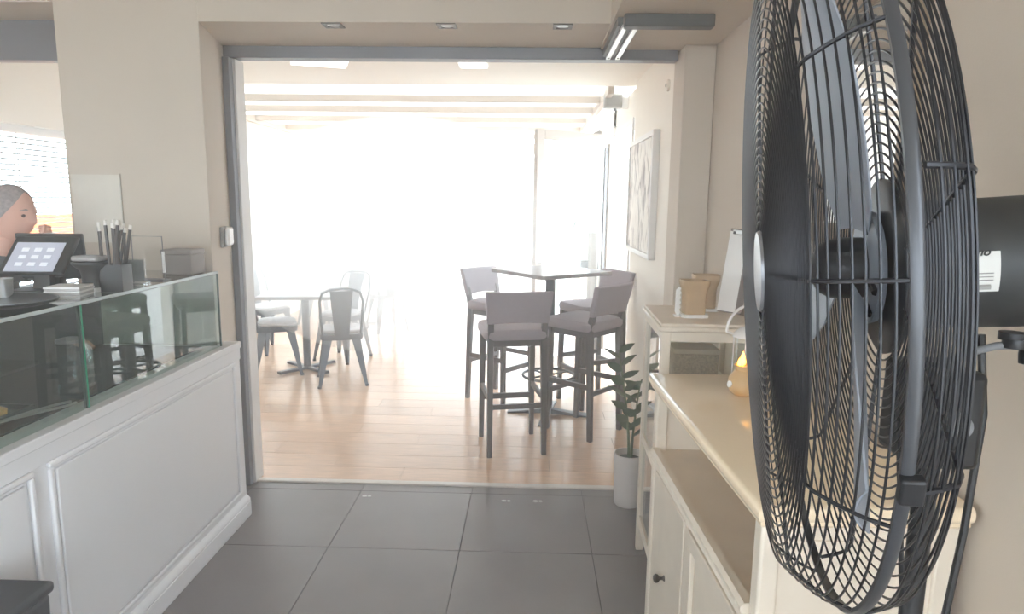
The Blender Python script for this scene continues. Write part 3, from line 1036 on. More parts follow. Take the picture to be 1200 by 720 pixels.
# ---- things standing on the case
ZT = 1.2385
ty = thing('oval_tray', 'black oval tray lying on top of the glass case at the left', 'tray', (-1.66, 1.95, ZT))
m_ = MB()
n = 40
for r, z in ((0.80, 0.0), (0.98, 0.012), (1.0, 0.018), (0.96, 0.018), (0.80, 0.006)):
    m_.v += [(0.21 * r * math.cos(2 * math.pi * k / n), 0.15 * r * math.sin(2 * math.pi * k / n), z) for k in range(n)]
for i in range(4):
    for k in range(n):
        m_.f.append((i * n + k, i * n + (k + 1) % n, (i + 1) * n + (k + 1) % n, (i + 1) * n + k))
m_.f += [tuple(range(n - 1, -1, -1)), tuple(4 * n + k for k in range(n))]
m_.build('dish', BLACKP, ty)
MB().tube([(0.206 * math.cos(2 * math.pi * k / 48), 0.147 * math.sin(2 * math.pi * k / 48), 0.018) for k in range(48)], 0.003, 6, True).build('rim', TRAYM, ty)

# tablet till
ti = thing('tablet_till', 'dark tablet till with a pale grid of icons on the counter', 'till', (-1.70, 2.22, ZT), R_(4))
Mt = Matrix.Rotation(R_(28), 3, 'X')
MB().box(-0.08, 0.08, -0.05, 0.09, 0, 0.012).build('foot', BLACKP, ti, bevel=0.004)
MB().taper((0, 0.04, 0.012), (0, 0.055, 0.10), (0.06, 0.03), (0.04, 0.02)).build('stand', BLACKP, ti)
c0 = Vector((0, 0.035, 0.125))
Ms = Matrix.Rotation(R_(46), 3, 'X')
bdy = MB().obox(c0, (0.215, 0.165, 0.014), Ms).build('housing', BLACKP, ti, bevel=0.005)
Ms_n = Ms @ Vector((0, 0, 1))
scr = MB().obox(c0 + Ms_n * 0.0075 + Ms @ Vector((-0.008, -0.012, 0)), (0.165, 0.128, 0.002), Ms).build('screen', SCREEN, ti)
for i in range(3):
    for j in range(3):
        MB().obox(c0 + Ms_n * 0.009 + Ms @ Vector((-0.050 + 0.042 * i, -0.045 + 0.032 * j, 0)), (0.024, 0.015, 0.0012), Ms).build('icon', ICON, scr)
MB().obox((-0.02, 0.135, 0.115), (0.235, 0.012, 0.165), Matrix.Rotation(R_(6), 3, 'X')).build('rear_display', BLACKP, ti, bevel=0.004)
MB().taper((-0.02, 0.10, 0.0), (-0.02, 0.13, 0.04), (0.10, 0.06), (0.06, 0.03)).build('rear_foot', BLACKP, ti)

# cups and napkins
np_ = thing('napkin_stack', 'flat stack of pale napkins behind the oval tray', 'napkins', (-1.55, 2.17, ZT), R_(10))
for k in range(5):
    MB().box(-0.055 + 0.002 * (k % 2), 0.055 + 0.002 * (k % 2), -0.05, 0.05, k * 0.007, k * 0.007 + 0.006).build('napkin', NAPKIN if k % 2 else PAPER, np_)
for k, (x, yv, lab) in enumerate(((-1.76, 2.10, 'short steel tumbler left of the napkins'), (-1.70, 2.08, 'short steel tumbler touching the napkins'))):
    t = thing('tumbler', lab, 'tumbler', (x, yv, ZT), 0, 'steel tumblers on the case')
    MB().lathe([(0.022, 0), (0.026, 0.062), (0.0265, 0.065), (0.024, 0.065), (0.021, 0.004)], 20).build('cup', ALU, t)
    MB().tube([(0.0262 * math.cos(2 * math.pi * q / 24), 0.0262 * math.sin(2 * math.pi * q / 24), 0.065) for q in range(24)], 0.0012, 5, True).build('rim', ALU, t)
fu = thing('grinder_cup', 'dark flared plastic hopper on the glass case beside the straw box', 'container', (-1.535, 2.27, ZT))
MB().lathe([(0.030, 0), (0.032, 0.055), (0.036, 0.075), (0.060, 0.098), (0.060, 0.106), (0.054, 0.106), (0.030, 0.078)], 28).build('body', BLACKP, fu)
MB().lathe([(0.033, 0.0), (0.0335, 0.016)], 28, cap=False).build('collar', ALU, fu)
MB().box(-0.05, 0.045, -0.035, 0.035, 0.107, 0.127).build('lid', mat('smoky_lid', (156, 152, 150), 0.25), fu, bevel=0.008)
sbx = thing('straw_box', 'black box of upright drinking straws on the glass case', 'straw holder', (-1.475, 2.30, ZT), R_(5))
for b in ((-0.045, 0.045, -0.035, -0.031), (-0.045, 0.045, 0.031, 0.035), (-0.045, -0.041, -0.031, 0.031), (0.041, 0.045, -0.031, 0.031)):
    MB().box(*b, 0.004, 0.095).build('side', BLACKP, sbx)
MB().box(-0.045, 0.045, -0.035, 0.035, 0, 0.004).build('bottom', BLACKP, sbx)
rnd = random.Random(5)
for k in range(15):
    x0, y0 = rnd.uniform(-0.035, 0.035), rnd.uniform(-0.024, 0.024)
    lean = 0.0 if k < 10 else 0.05
    st_ = thing('drinking_straw', ('dark upright drinking straw in the black box' if k < 10 else 'dark drinking straw leaning right out of the black box'), 'straw', (-1.475 + x0 * 0.99, 2.30 + y0, ZT + 0.005), 0, 'straws in the black box')
    tip = Vector((lean + rnd.uniform(-0.008, 0.008), rnd.uniform(-0.01, 0.01), 0.235 + rnd.uniform(-0.02, 0.012)))
    if k >= 10:
        tip.x = min(tip.x, 0.05)
    a = Vector((0, 0, 0))
    MB().tube([a, tip * 0.93], 0.0055, 7).build('shaft', STRAW, st_)
    MB().tube([tip * 0.93, tip], 0.0057, 7).build('paper_tip', STRAWW, st_)

# wire menu holder, acrylic stand and dark card box
wh = thing('wire_sign_holder', 'thin wire sign holder standing on the far half of the case', 'sign holder', (-1.53, 2.62, ZT))
MB().tube([(-0.07, 0, 0.004), (-0.068, 0, 0.175), (0.055, 0, 0.175), (0.058, 0, 0.004)], 0.0022, 6).build('wire', LOWGREY, wh)
MB().box(0.052, 0.060, -0.004, 0.004, 0.03, 0.115).build('clip', PAPER, wh)
MB().box(-0.075, 0.065, -0.03, 0.03, 0, 0.004).build('foot', LOWGREY, wh)
ac = thing('acrylic_block', 'small clear acrylic card block in front of the wire holder', 'card holder', (-1.535, 2.50, ZT))
MB().box(-0.055, 0.055, -0.006, 0.006, 0.006, 0.095).build('block', CLEARPL, ac, bevel=0.003)
MB().box(-0.057, 0.057, -0.025, 0.025, 0, 0.006).build('foot', CLEARPL, ac)
MB().box(-0.046, 0.046, 0.0065, 0.008, 0.01, 0.09).build('card', mat('grey_card', (150, 146, 142), 0.8), ac)
cb = thing('card_box', 'flat grey brown box at the far end of the glass case by the pillar', 'box', (-1.52, 2.86, ZT))
MB().box(-0.065, 0.065, -0.06, 0.06, 0, 0.088).build('body', mat('taupe_box', (134, 126, 120), 0.6), cb, bevel=0.004)
MB().box(-0.067, 0.067, -0.062, 0.062, 0.088, 0.108).build('lid', mat('taupe_lid', (142, 134, 128), 0.6), cb, bevel=0.004)

# pale sheet on the pillar
ps = thing('wall_sheet', 'pale paper sheet taped to the pillar face beside the window', 'poster', (-1.972, 2.998, 1.36))
MB().box(-0.112, 0.112, -0.004, 0.0, 0, 0.305).build('sheet', mat('pale_sheet', (210, 203, 191), 0.5, noise=0.05, scale=9), ps)
MB().box(0.112, 0.116, -0.006, 0.0, -0.005, 0.31).build('edge_strip', mat('sheet_edge', (186, 180, 170), 0.5), ps)
# white thermostat on the splayed reveal
dirv = Vector((-0.102, 0.425, 0)).normalized()
nrm = Vector((dirv.y, -dirv.x, 0))
pos = Vector((-1.46, 3.0, 0)) + dirv * 0.235
ths = thing('thermostat', 'small white rounded thermostat on the reveal beside the steel jamb', 'thermostat', (pos.x, pos.y, 1.33), math.atan2(dirv.y, dirv.x))
MB().box(-0.055, 0.055, -0.018, 0.0, 0, 0.10).build('back_plate', SENSOR, ths, bevel=0.004)
MB().box(-0.045, 0.060, -0.042, -0.018, 0.006, 0.098).build('cover', mat('white_gloss', (240, 240, 240), 0.25), ths, bevel=0.018, seg=4)

# dark bin at the left edge of the picture
bn = thing('waste_bin', 'dark charcoal bin standing in front of the counter', 'bin', (-1.27, 1.30, 0))
m_ = MB()
m_.add([(-0.07, -0.20, 0), (0.055, -0.20, 0), (0.055, 0.20, 0), (-0.07, 0.20, 0), (-0.09, -0.22, 0.575), (0.065, -0.22, 0.575), (0.065, 0.22, 0.575), (-0.09, 0.22, 0.575)],
       [(3, 2, 1, 0), (4, 5, 6, 7), (0, 1, 5, 4), (1, 2, 6, 5), (2, 3, 7, 6), (3, 0, 4, 7)])
m_.build('body', BINM, bn, bevel=0.012)
MB().box(-0.095, 0.072, -0.228, 0.228, 0.575, 0.605).build('lid', BINM, bn, bevel=0.010)

# floor pins of the folding doors
for (x, yv), lab in zip(((-0.859, 3.331), (-0.113, 3.315), (0.054, 3.321)), ('steel floor socket in the tile row at the left of the threshold', 'left of the paired steel floor sockets near the threshold', 'right of the paired steel floor sockets near the threshold')):
    t = thing('floor_socket', lab, 'floor socket', (x, yv, 0), 0, 'floor sockets at the threshold')
    MB().lathe([(0.013, 0.0002), (0.013, 0.002), (0.009, 0.003)], 16, (-0.012, 0, 0)).build('cap', ALU, t)
    MB().lathe([(0.010, 0.0002), (0.010, 0.002), (0.007, 0.003)], 16, (0.014, 0, 0)).build('cap', ALU, t)

# ================================================================== SIDEBOARD
sd = thing('sideboard', 'cream painted sideboard with an open shelf along the right wall', 'sideboard', (0.433, 1.183, 0), R_(2.15))
L, D, ZS = 0.985, 0.41, 1.01


def slab_profile(name, m, parent, x0, x1, y0, y1, prof):
    """rectangular slab whose edge follows prof: (inset, z)"""
    m_ = MB()
    for ins, z in prof:
        m_.v += [(x0 + ins, y0 + ins, z), (x1, y0 + ins, z), (x1, y1 - ins, z), (x0 + ins, y1 - ins, z)]
    n = len(prof)
    for i in range(n - 1):
        for k in range(4):
            m_.f.append((4 * i + k, 4 * i + (k + 1) % 4, 4 * i + 4 + (k + 1) % 4, 4 * i + 4 + k))
    m_.f += [(3, 2, 1, 0), tuple(4 * (n - 1) + k for k in range(4))]
    return m_.build(name, m, parent)


slab_profile('top', CREAMTOP, sd, 0.0, D, 0.0, L, [(0.016, 0.962), (0.010, 0.968), (0.010, 0.976), (0.004, 0.980), (0.0, 0.988), (0.0, 0.998), (0.004, 1.006), (0.012, 1.010)])
for yv in (0.022, L - 0.062):
    MB().box(0.018, 0.058, yv, yv + 0.04, 0.06, 0.962).build('post', CREAM, sd, bevel=0.006)
    MB().box(0.36, 0.40, yv, yv + 0.04, 0.06, 0.962).build('post', CREAM, sd, bevel=0.004)
for yv in (0.030, L - 0.048):
    MB().box(0.058, 0.36, yv, yv + 0.018, 0.10, 0.962).build('side_panel', CREAM, sd)
for zz in (0.16, 0.88):
    MB().box(0.075, 0.345, 0.024, 0.030, zz, zz + 0.05).build('side_rail', CREAM, sd, bevel=0.003)
MB().box(0.385, 0.398, 0.05, L - 0.05, 0.10, 0.962).build('back_panel', CREAM, sd)
MB().box(0.030, 0.385, 0.048, L - 0.048, 0.742, 0.762).build('shelf', CREAM, sd)
m_ = MB()
pf = [(0.030, 0.728), (0.010, 0.728), (0.004, 0.738), (0.010, 0.748), (0.002, 0.754), (0.002, 0.766), (0.010, 0.774), (0.030, 0.774)]
n = len(pf)
m_.add([(x, 0.062, z) for x, z in pf] + [(x, L - 0.062, z) for x, z in pf], [tuple(range(n - 1, -1, -1)), tuple(range(n, 2 * n))] + [(i, (i + 1) % n, n + (i + 1) % n, n + i) for i in range(n)])
m_.build('shelf_moulding', CREAM, sd)
for k in range(11):
    u = 0.075 + k * 0.075
    MB().box(0.0012, 0.004, u, u + 0.018 + 0.03 * ((k * 7) % 5) / 5, 0.757, 0.764).build('worn_patch', DISTRESS, sd)
MB().box(0.028, 0.05, 0.062, L - 0.062, 0.70, 0.728).build('rail', CREAM, sd)
MB().box(0.028, 0.05, 0.062, L - 0.062, 0.10, 0.15).build('rail', CREAM, sd)
MB().box(0.024, 0.05, 0.522, 0.556, 0.15, 0.70).build('centre_stile', CREAM, sd, bevel=0.003)


def door(y0, y1, knob):
    d_ = MB().box(0.034, 0.048, y0, y1, 0.155, 0.697).build('door', CREAM, sd)
    t = 0.045
    for b in ((y0, y1, 0.155, 0.155 + t), (y0, y1, 0.697 - t, 0.697), (y0, y0 + t, 0.155 + t, 0.697 - t), (y1 - t, y1, 0.155 + t, 0.697 - t)):
        MB().box(0.020, 0.034, *b).build('door_frame', CREAM, d_, bevel=0.003)
    if knob:
        M = axis_frame((-1, 0, 0))
        MB().lathe([(0.010, 0.0), (0.005, 0.006), (0.005, 0.014), (0.012, 0.020), (0.014, 0.027), (0.009, 0.033), (0.002, 0.035)], 16, (0.034 if knob > 1 else 0.034, 0.735, 0.42), M).build('knob', mat('iron_knob', (58, 48, 44), 0.4, metal=0.6), d_)


door(0.066, 0.518, 0)
dd = MB().box(0.022, 0.048, 0.560, L - 0.066, 0.155, 0.697).build('door', CREAM, sd, bevel=0.003)
MB().lathe([(0.010, 0.0), (0.005, 0.006), (0.005, 0.014), (0.012, 0.020), (0.014, 0.027), (0.009, 0.033), (0.002, 0.035)], 16, (0.022, 0.735, 0.42), axis_frame((-1, 0, 0))).build('knob', mat('iron_knob', (58, 48, 44), 0.4, metal=0.6), dd)
for yv, s_ in ((0.022, 1), (L - 0.022, -1)):
    m_ = MB()
    poly = [(0, 0), (0.05, 0), (0.045, 0.03), (0.06, 0.06), (0.10, 0.085), (0.10, 0.10), (-0.012, 0.10), (-0.018, 0.06), (-0.012, 0.02)]
    n = len(poly)
    for x in (0.004, 0.044):
        m_.v += [(x, yv + s_ * a, z) for a, z in poly]
    m_.f = [tuple(range(n)), tuple(range(2 * n - 1, n - 1, -1))] + [(i, n + i, n + (i + 1) % n, (i + 1) % n) for i in range(n)]
    m_.build('foot', CREAM, sd, bevel=0.004)
    MB().box(0.355, 0.40, min(yv, yv + s_ * 0.045), max(yv, yv + s_ * 0.045), 0, 0.06).build('foot', CREAM, sd)

# ================================================================== GLAZED CABINET BEHIND IT
cbn = thing('glazed_cabinet', 'cream glass sided cabinet between the sideboard and the column', 'cabinet', (0.488, 2.44, 0), R_(-1.5))
CW, CD, CZ = 0.355, 0.44, 1.13
MB().box(-0.012, CW, -0.012, CD + 0.012, 1.098, 1.118).build('top_moulding', CREAM, cbn, bevel=0.006)
MB().box(-0.004, CW, -0.004, CD + 0.004, 1.118, CZ).build('top', CREAM, cbn, bevel=0.003)
p = 0.034
for x in (0.0, CW - p):
    for yv in (0.0, CD - p):
        MB().box(x, x + p, yv, yv + p, 0.0, 1.098).build('post', CREAM, cbn, bevel=0.003)
for z0, z1 in ((1.06, 1.098), (0.52, 0.56), (0.12, 0.17)):
    for yv in (0.006, CD - p + 0.006):
        MB().box(p, CW - p, yv, yv + 0.02, z0, z1).build('rail', CREAM, cbn)
    MB().box(0.006, 0.026, p, CD - p, z0, z1).build('rail', CREAM, cbn)
    MB().box(CW - 0.026, CW - 0.006, p, CD - p, z0, z1).build('rail', CREAM, cbn)
for z in (0.14, 0.54, 0.84):
    MB().box(0.03, CW - 0.03, 0.03, CD - 0.03, z, z + 0.012).build('shelf', CREAM, cbn)
for z0, z1 in ((0.56, 1.06), (0.17, 0.52)):
    MB().box(p, CW - p, 0.012, 0.016, z0, z1).build('pane', GLASS, cbn)
    MB().box(p, CW - p, CD - 0.016, CD - 0.012, z0, z1).build('pane', GLASS, cbn)
    MB().box(0.012, 0.016, p, CD - p, z0, z1).build('pane', GLASS, cbn)
MB().box(CW - 0.012, CW - 0.006, p, CD - p, 0.17, 1.06).build('back_panel', CREAM, cbn)
# woven box inside
wb_ = thing('woven_box', 'beige woven box behind the cabinet glass', 'box', (0.655, 2.66, 0.853))
MB().box(-0.085, 0.095, -0.06, 0.06, 0.0, 0.125).build('body', mat('woven', (168, 152, 134), 0.8, noise=0.25, scale=120, bump=0.5, bscale=160), wb_, bevel=0.006)
MB().box(-0.088, 0.098, -0.063, 0.063, 0.125, 0.145).build('lid', mat('woven_lid', (186, 172, 154), 0.8), wb_, bevel=0.004)
for k, x in enumerate((0.60, 0.69)):
    t = thing('glass_cup', ('small glass cup behind the cabinet glass, left one' if k == 0 else 'small glass cup behind the cabinet glass, right one'), 'cup', (x, 2.53, 0.853), 0, 'cups in the cabinet')
    MB().lathe([(0.022, 0), (0.030, 0.045), (0.031, 0.05), (0.028, 0.05), (0.020, 0.004)], 20).build('bowl', CLEARPL, t)
    MB().tube([(0.0295 * math.cos(2 * math.pi * q / 24), 0.0295 * math.sin(2 * math.pi * q / 24), 0.05) for q in range(24)], 0.0014, 5, True).build('rim', PAPER, t)


def vase(loc, rz, label, h=0.145):
    t = thing('tan_vase', label, 'vase', loc, rz, 'tan vases on the cabinet')
    op = rounded_plate(1, 1, 8, 7)
    n = len(op)
    prof = [(0.040, 0.012), (0.041, 0.02), (0.041, 0.085), (0.044, 0.105), (0.052, 0.125), (0.054, h - 0.006), (0.053, h), (0.046, h), (0.038, 0.11), (0.036, 0.03)]
    m_ = MB()
    for r, z in prof:
        m_.v += [(x * r, y * r * 0.8, z) for x, y in op]
    for i in range(len(prof) - 1):
        for k in range(n):
            m_.f.append((i * n + k, i * n + (k + 1) % n, (i + 1) * n + (k + 1) % n, (i + 1) * n + k))
    m_.f += [tuple(range(n - 1, -1, -1)), tuple((len(prof) - 1) * n + k for k in range(n))]
    m_.build('body', TAN, t)
    # white lace edged mat under the vase
    m_ = MB()
    k_ = 40
    pts = []
    for k in range(k_):
        a = 2 * math.pi * k / k_
        s_ = 1.0 + 0.06 * (k % 2)
        c, q = math.cos(a), math.sin(a)
        pts.append((0.050 * s_ * math.copysign(abs(c) ** 0.4, c), 0.042 * s_ * math.copysign(abs(q) ** 0.4, q)))
    m_.prism(pts, 0.0, 0.012)
    m_.build('lace_base', PAPER, t)
    return t


vase((0.638, 2.60, CZ), R_(4), 'tan flared vase on the glazed cabinet, front left one')
vase((0.722, 2.76, CZ), R_(-3), 'tan flared vase on the glazed cabinet, behind the front one', 0.15)
gm = thing('lace_strip', 'upright white lace strip at the left side of the front vase', 'ornament', (0.578, 2.60, CZ))
m_ = MB()
pts = [(0.0, 0.0)]
for k in range(12):
    pts.append((0.010 if k % 2 else 0.004, 0.008 + k * 0.0095))
pts += [(0.0, 0.115), (-0.010, 0.105), (-0.012, 0.02)]
n = len(pts)
m_.v = [(x, -0.004, z) for x, z in pts] + [(x, 0.004, z) for x, z in pts]
m_.f = [tuple(range(n)), tuple(range(2 * n - 1, n - 1, -1))] + [(i, n + i, n + (i + 1) % n, (i + 1) % n) for i in range(n)]
m_.build('strip', PAPER, gm)
MB().box(-0.014, 0.003, -0.018, 0.018, 0, 0.006).build('foot', PAPER, gm)

# clipboard menu leaning at the wall
cl = thing('menu_clipboard', 'white menu sheet on a grey clipboard standing on the cabinet', 'clipboard', (0.792, 2.67, CZ), R_(-18))
Ml = Matrix.Rotation(R_(-9), 3, 'X') @ Matrix.Rotation(R_(7), 3, 'Y')
Ml = Matrix.Rotation(R_(6), 3, 'Y') @ Matrix.Rotation(R_(-8), 3, 'X')
cz = Ml @ Vector((0, 0, 0.172))
MB().obox(cz + Vector((0.004, 0.010, 0.002)), (0.092, 0.005, 0.338), Ml).build('board', BOARD, cl, bevel=0.002)
MB().obox(cz + Vector((-0.008, 0.004, 0.0)), (0.070, 0.002, 0.322), Ml).build('sheet', PAPER, cl)
MB().obox(cz + Ml @ Vector((-0.008, -0.008, 0.158)), (0.050, 0.014, 0.018), Ml).build('clip', ALU, cl, bevel=0.003)
for dx in (-0.026, 0.010):
    MB().obox(cz + Ml @ Vector((dx, -0.017, 0.154)), (0.010, 0.006, 0.010), Ml).build('rivet', INK, cl)
MB().obox(cz + Vector((0.048, 0.03, -0.004)), (0.012, 0.09, 0.325), Ml).build('stand_flap', BOARD, cl)

# candle vessel with flame
cd = thing('candle_vessel', 'round tan vessel with a small flame on the sideboard', 'candle', (0.632, 1.935, ZS))
MB().lathe([(0.024, 0.0), (0.036, 0.010), (0.043, 0.030), (0.041, 0.050), (0.030, 0.066), (0.023, 0.074), (0.024, 0.084), (0.027, 0.090), (0.021, 0.090), (0.018, 0.080)], 32).build('vessel', AMBER, cd)
MB().lathe([(0.0, 0.083), (0.019, 0.082)], 20, cap=False).build('wax', WAX, cd)
MB().lathe([(0.001, 0.086), (0.0085, 0.094), (0.0095, 0.102), (0.006, 0.114), (0.0025, 0.124), (0.0004, 0.131)], 14, (-0.004, 0, 0)).build('flame', FLAME, cd)
MB().lathe([(0.001, 0.084), (0.006, 0.091), (0.006, 0.098), (0.002, 0.108), (0.0004, 0.112)], 12, (-0.014, -0.003, 0)).build('flame', FLAME, cd)
MB().lathe([(0.010, 0.0), (0.010, 0.004)], 12, (-0.040, -0.012, 0.034), axis_frame((-1, -0.3, 0.2))).build('stud', PAPER, cd)

# white wire lantern behind it
ln = thing('wire_lantern', 'white lantern with a curved wire handle on the sideboard by the wall', 'lantern', (0.685, 2.06, ZS))
MB().lathe([(0.052, 0.0), (0.054, 0.008), (0.050, 0.014)], 24).build('base', WHITE, ln)
MB().lathe([(0.044, 0.014), (0.044, 0.15)], 24, cap=False).build('glass_wall', GLASS, ln)
MB().lathe([(0.052, 0.150), (0.050, 0.158), (0.030, 0.176), (0.010, 0.184)], 24).build('cap', WHITE, ln)
for k in range(6):
    a = k * math.pi / 3
    MB().tube([(0.048 * math.cos(a), 0.048 * math.sin(a), 0.012), (0.048 * math.cos(a), 0.048 * math.sin(a), 0.152)], 0.0022, 6).build('bar', WHITE, ln)
MB().tube([(-0.072 * math.cos(a) if True else 0, 0, 0.165 + 0.085 * math.sin(a)) for a in [math.pi * k / 20 for k in range(21)]], 0.0045, 8).build('handle', WHITE, ln)
for s_ in (-1, 1):
    MB().tube([(s_ * 0.072, 0, 0.165), (s_ * 0.045, 0, 0.156)], 0.004, 8).build('handle_joint', WHITE, ln)

# ================================================================== MIRROR ON THE RIGHT WALL
mr = thing('wall_mirror', 'upright mirror in an ornate brown frame on the wall behind the fan', 'mirror', (XR, 1.80, 1.52))
MB().box(-0.012, -0.002, -0.19, 0.19, 0.0, 0.55).build('glass', MIRROR, mr)
for b in ((-0.25, 0.25, 0.55, 0.61), (-0.25, 0.25, -0.06, 0.0), (-0.25, -0.19, 0.0, 0.55), (0.19, 0.25, 0.0, 0.55)):
    MB().box(-0.022, 0.0, *b).build('frame', MIRRORF, mr, bevel=0.006)

# ================================================================== FAN
FC = Vector((0.3255, 0.7729, 1.4966))
fn = Vector((-0.9704, 0.2272, -0.0807)).normalized()
fu_ = fn.cross(Vector((0, 0, 1))).normalized()
if fu_.y > 0:
    fu_ = -fu_
fv = fu_.cross(fn)
if fv.z < 0:
    fv = -fv
FM = Matrix((fv, fu_, fn)).transposed()
PX, PY = 0.455, 0.735
fan = thing('pedestal_fan', 'large black pedestal fan with a round wire cage', 'fan', (PX, PY, 0))
fo = (PX, PY, 0)


def fp(r, a, t):
    """a measured from the camera side of the cage towards the top"""
    return FC + fn * t + (fu_ * math.cos(a) + fv * math.sin(a)) * r


def ring(r, t, wr, n=120, k=6):
    return MB().tube([fp(r, 2 * math.pi * i / n, t) for i in range(n)], wr, k, True)


RR = 0.36
m_ = MB()
N = 160
prof = [(RR - 0.003, -0.006), (RR + 0.001, -0.006), (RR + 0.0025, -0.004), (RR + 0.0025, 0.001), (RR + 0.001, 0.003), (RR - 0.003, 0.003)]
for r, t in prof:
    m_.v += [fp(r, 2 * math.pi * i / N, t) for i in range(N)]
K = len(prof)
for i in range(K):
    for k in range(N):
        j = (i + 1) % K
        m_.f.append((i * N + k, i * N + (k + 1) % N, j * N + (k + 1) % N, j * N + k))
m_.build('rim', RIMM, fan, off=fo)


def face_t(r):
    return 0.055 + 0.004 * (1 - (r / 0.3215) ** 2)


fw = [(RR - 0.002 - 0.0365 * u ** 1.5, 0.055 * u ** 0.92) for u in (0.15, 0.29, 0.43, 0.56, 0.69, 0.81, 0.92)]
r = 0.3215
while r > 0.055:
    fw.append((r, face_t(r)))
    r -= 0.0094
front_wire_profile = [(RR, 0.0)] + fw
for r, t in fw:
    ring(r, t, 0.0011).build('cage_wire', WIREM, fan, off=fo)
rw = [(RR - 0.001 - 0.008 * u ** 1.5, -0.009 - 0.028 * u) for u in (0.3, 0.6, 0.9)]
r = 0.346
while r > 0.095:
    rw.append((r, -0.039 - 0.028 * ((0.346 - r) / 0.25) ** 0.8))
    r -= 0.0105
for r, t in rw:
    ring(r, t, 0.0012).build('cage_wire', WIREM, fan, off=fo)
for k in range(12):
    a = 0.0756 + k * 2 * math.pi / 12
    pts = [fp(RR, a, -0.002), fp(0.352, a, 0.018), fp(0.340, a, 0.036), fp(0.329, a, 0.049), fp(0.3215, a, 0.054)] + [fp(q, a, face_t(q) - 0.002) for q in (0.26, 0.20, 0.14, 0.08, 0.045)]
    MB().tube(pts, 0.0018, 6).build('cage_strut', WIREM, fan, off=fo)
for k in range(10):
    a = -0.35 + k * 2 * math.pi / 10
    pts = [fp(RR, a, -0.008), fp(0.355, a, -0.024), fp(0.349, a, -0.037), fp(0.34, a, -0.042), fp(0.20, a, -0.059), fp(0.085, a, -0.070)]
    MB().tube(pts, 0.0024, 6).build('cage_strut', WIREM, fan, off=fo)
FMz = FM
MB().lathe([(0.046, 0.056), (0.048, 0.059), (0.046, 0.062), (0.03, 0.063)], 36, FC, FMz).build('badge_disc', mat('badge_silver', (150, 152, 156), 0.3, metal=0.6), fan, off=fo)
MB().lathe([(0.096, -0.076), (0.098, -0.068), (0.090, -0.064)], 40, FC, FMz).build('rear_plate', BLACKM, fan, off=fo)
# hub, blades
MB().lathe([(0.034, -0.050), (0.035, -0.030), (0.033, -0.014), (0.026, -0.003), (0.012, 0.004), (0.003, 0.005)], 32, FC, FMz).build('hub_cap', BLACKM, fan, off=fo)
MB().lathe([(0.062, -0.060), (0.064, -0.052), (0.040, -0.049)], 36, FC, FMz).build('blade_hub', BLADEM, fan, off=fo)
for b in range(3):
    ba = R_(82 + 120 * b)
    m_ = MB()
    nr, nc = 12, 8
    for side in (0, 1):
        for i in range(nr + 1):
            u = i / nr
            rr = 0.045 + 0.275 * u
            chord = (0.055 + 0.075 * math.sin(math.pi * (0.12 + 0.62 * u))) * (1 - 0.45 * max(0, u - 0.7) / 0.3)
            pitch = R_(17 - 7 * u)
            for j in range(nc + 1):
                w_ = (j / nc - 0.5) * chord
                sweep = 0.10 * u
                a = ba + sweep + (w_ * math.cos(pitch)) / rr * (1 if rr > 0.09 else rr / 0.09)
                t = -0.040 + 0.045 * u + 0.9 * w_ * math.sin(pitch) + 0.010 * (1 - (2 * j / nc - 1) ** 2) * u + (0.0009 if side else -0.0009)
                t = max(-0.050, min(t, 0.045))
                m_.v.append(fp(rr, a, t))
    st = (nr + 1) * (nc + 1)
    for i in range(nr):
        for j in range(nc):
            q = i * (nc + 1) + j
            m_.f += [(q, q + 1, q + nc + 2, q + nc + 1), (st + q, st + q + nc + 1, st + q + nc + 2, st + q + 1)]
    edge = [j for j in range(nc + 1)] + [i * (nc + 1) + nc for i in range(1, nr + 1)] + [nr * (nc + 1) + j for j in range(nc - 1, -1, -1)] + [i * (nc + 1) for i in range(nr - 1, 0, -1)]
    for k in range(len(edge)):
        a_, b_ = edge[k], edge[(k + 1) % len(edge)]
        m_.f.append((a_, st + a_, st + b_, b_))
    bo = m_.build('blade', BLADEM, fan, off=fo)
    # slots pressed into the blade root
    for q in (-1, 1):
        MB().tube([fp(0.044, ba + q * 0.35, -0.050), fp(0.060, ba + q * 0.30, -0.0505)], 0.0045, 8).build('slot', BLACKM, bo, off=fo)
# motor
mo = MB().lathe([(0.045, -0.24), (0.060, -0.236), (0.068, -0.224), (0.070, -0.21), (0.070, -0.088), (0.067, -0.079), (0.060, -0.0765)], 48, FC, FMz).build('motor', MOTORM, fan, off=fo)
# sticker on the motor side facing the camera
m_ = MB()
sa0, sa1 = -0.32, 0.26
for i in range(7):
    a = sa0 + (sa1 - sa0) * i / 6
    m_.v += [fp(0.0706, a, -0.110), fp(0.0706, a, -0.158)]
    if i:
        m_.f.append((2 * i - 2, 2 * i - 1, 2 * i + 1, 2 * i))
stk = m_.build('sticker', LABELM, mo, off=fo)


def text_mesh(name, txt, size, m, parent, origin, ux, uy, shear=0.0):
    cu_ = bpy.data.curves.new(name, 'FONT')
    cu_.body = txt
    cu_.size = size
    cu_.shear = shear
    cu_.extrude = 0.0002
    cu_.offset = size * 0.018
    to = bpy.data.objects.new(name + '_tmp', cu_)
    col.objects.link(to)
    dg = bpy.context.evaluated_depsgraph_get()
    me = bpy.data.meshes.new_from_object(to.evaluated_get(dg))
    bpy.data.objects.remove(to)
    ux, uy = Vector(ux).normalized(), Vector(uy).normalized()
    uz = ux.cross(uy)
    for v in me.vertices:
        c = v.co.copy()
        v.co = Vector(origin) + ux * c.x + uy * c.y + uz * c.z
    me.materials.clear()
    me.materials.append(m)
    o = bpy.data.objects.new(name, me)
    col.objects.link(o)
    o.parent = parent
    return o


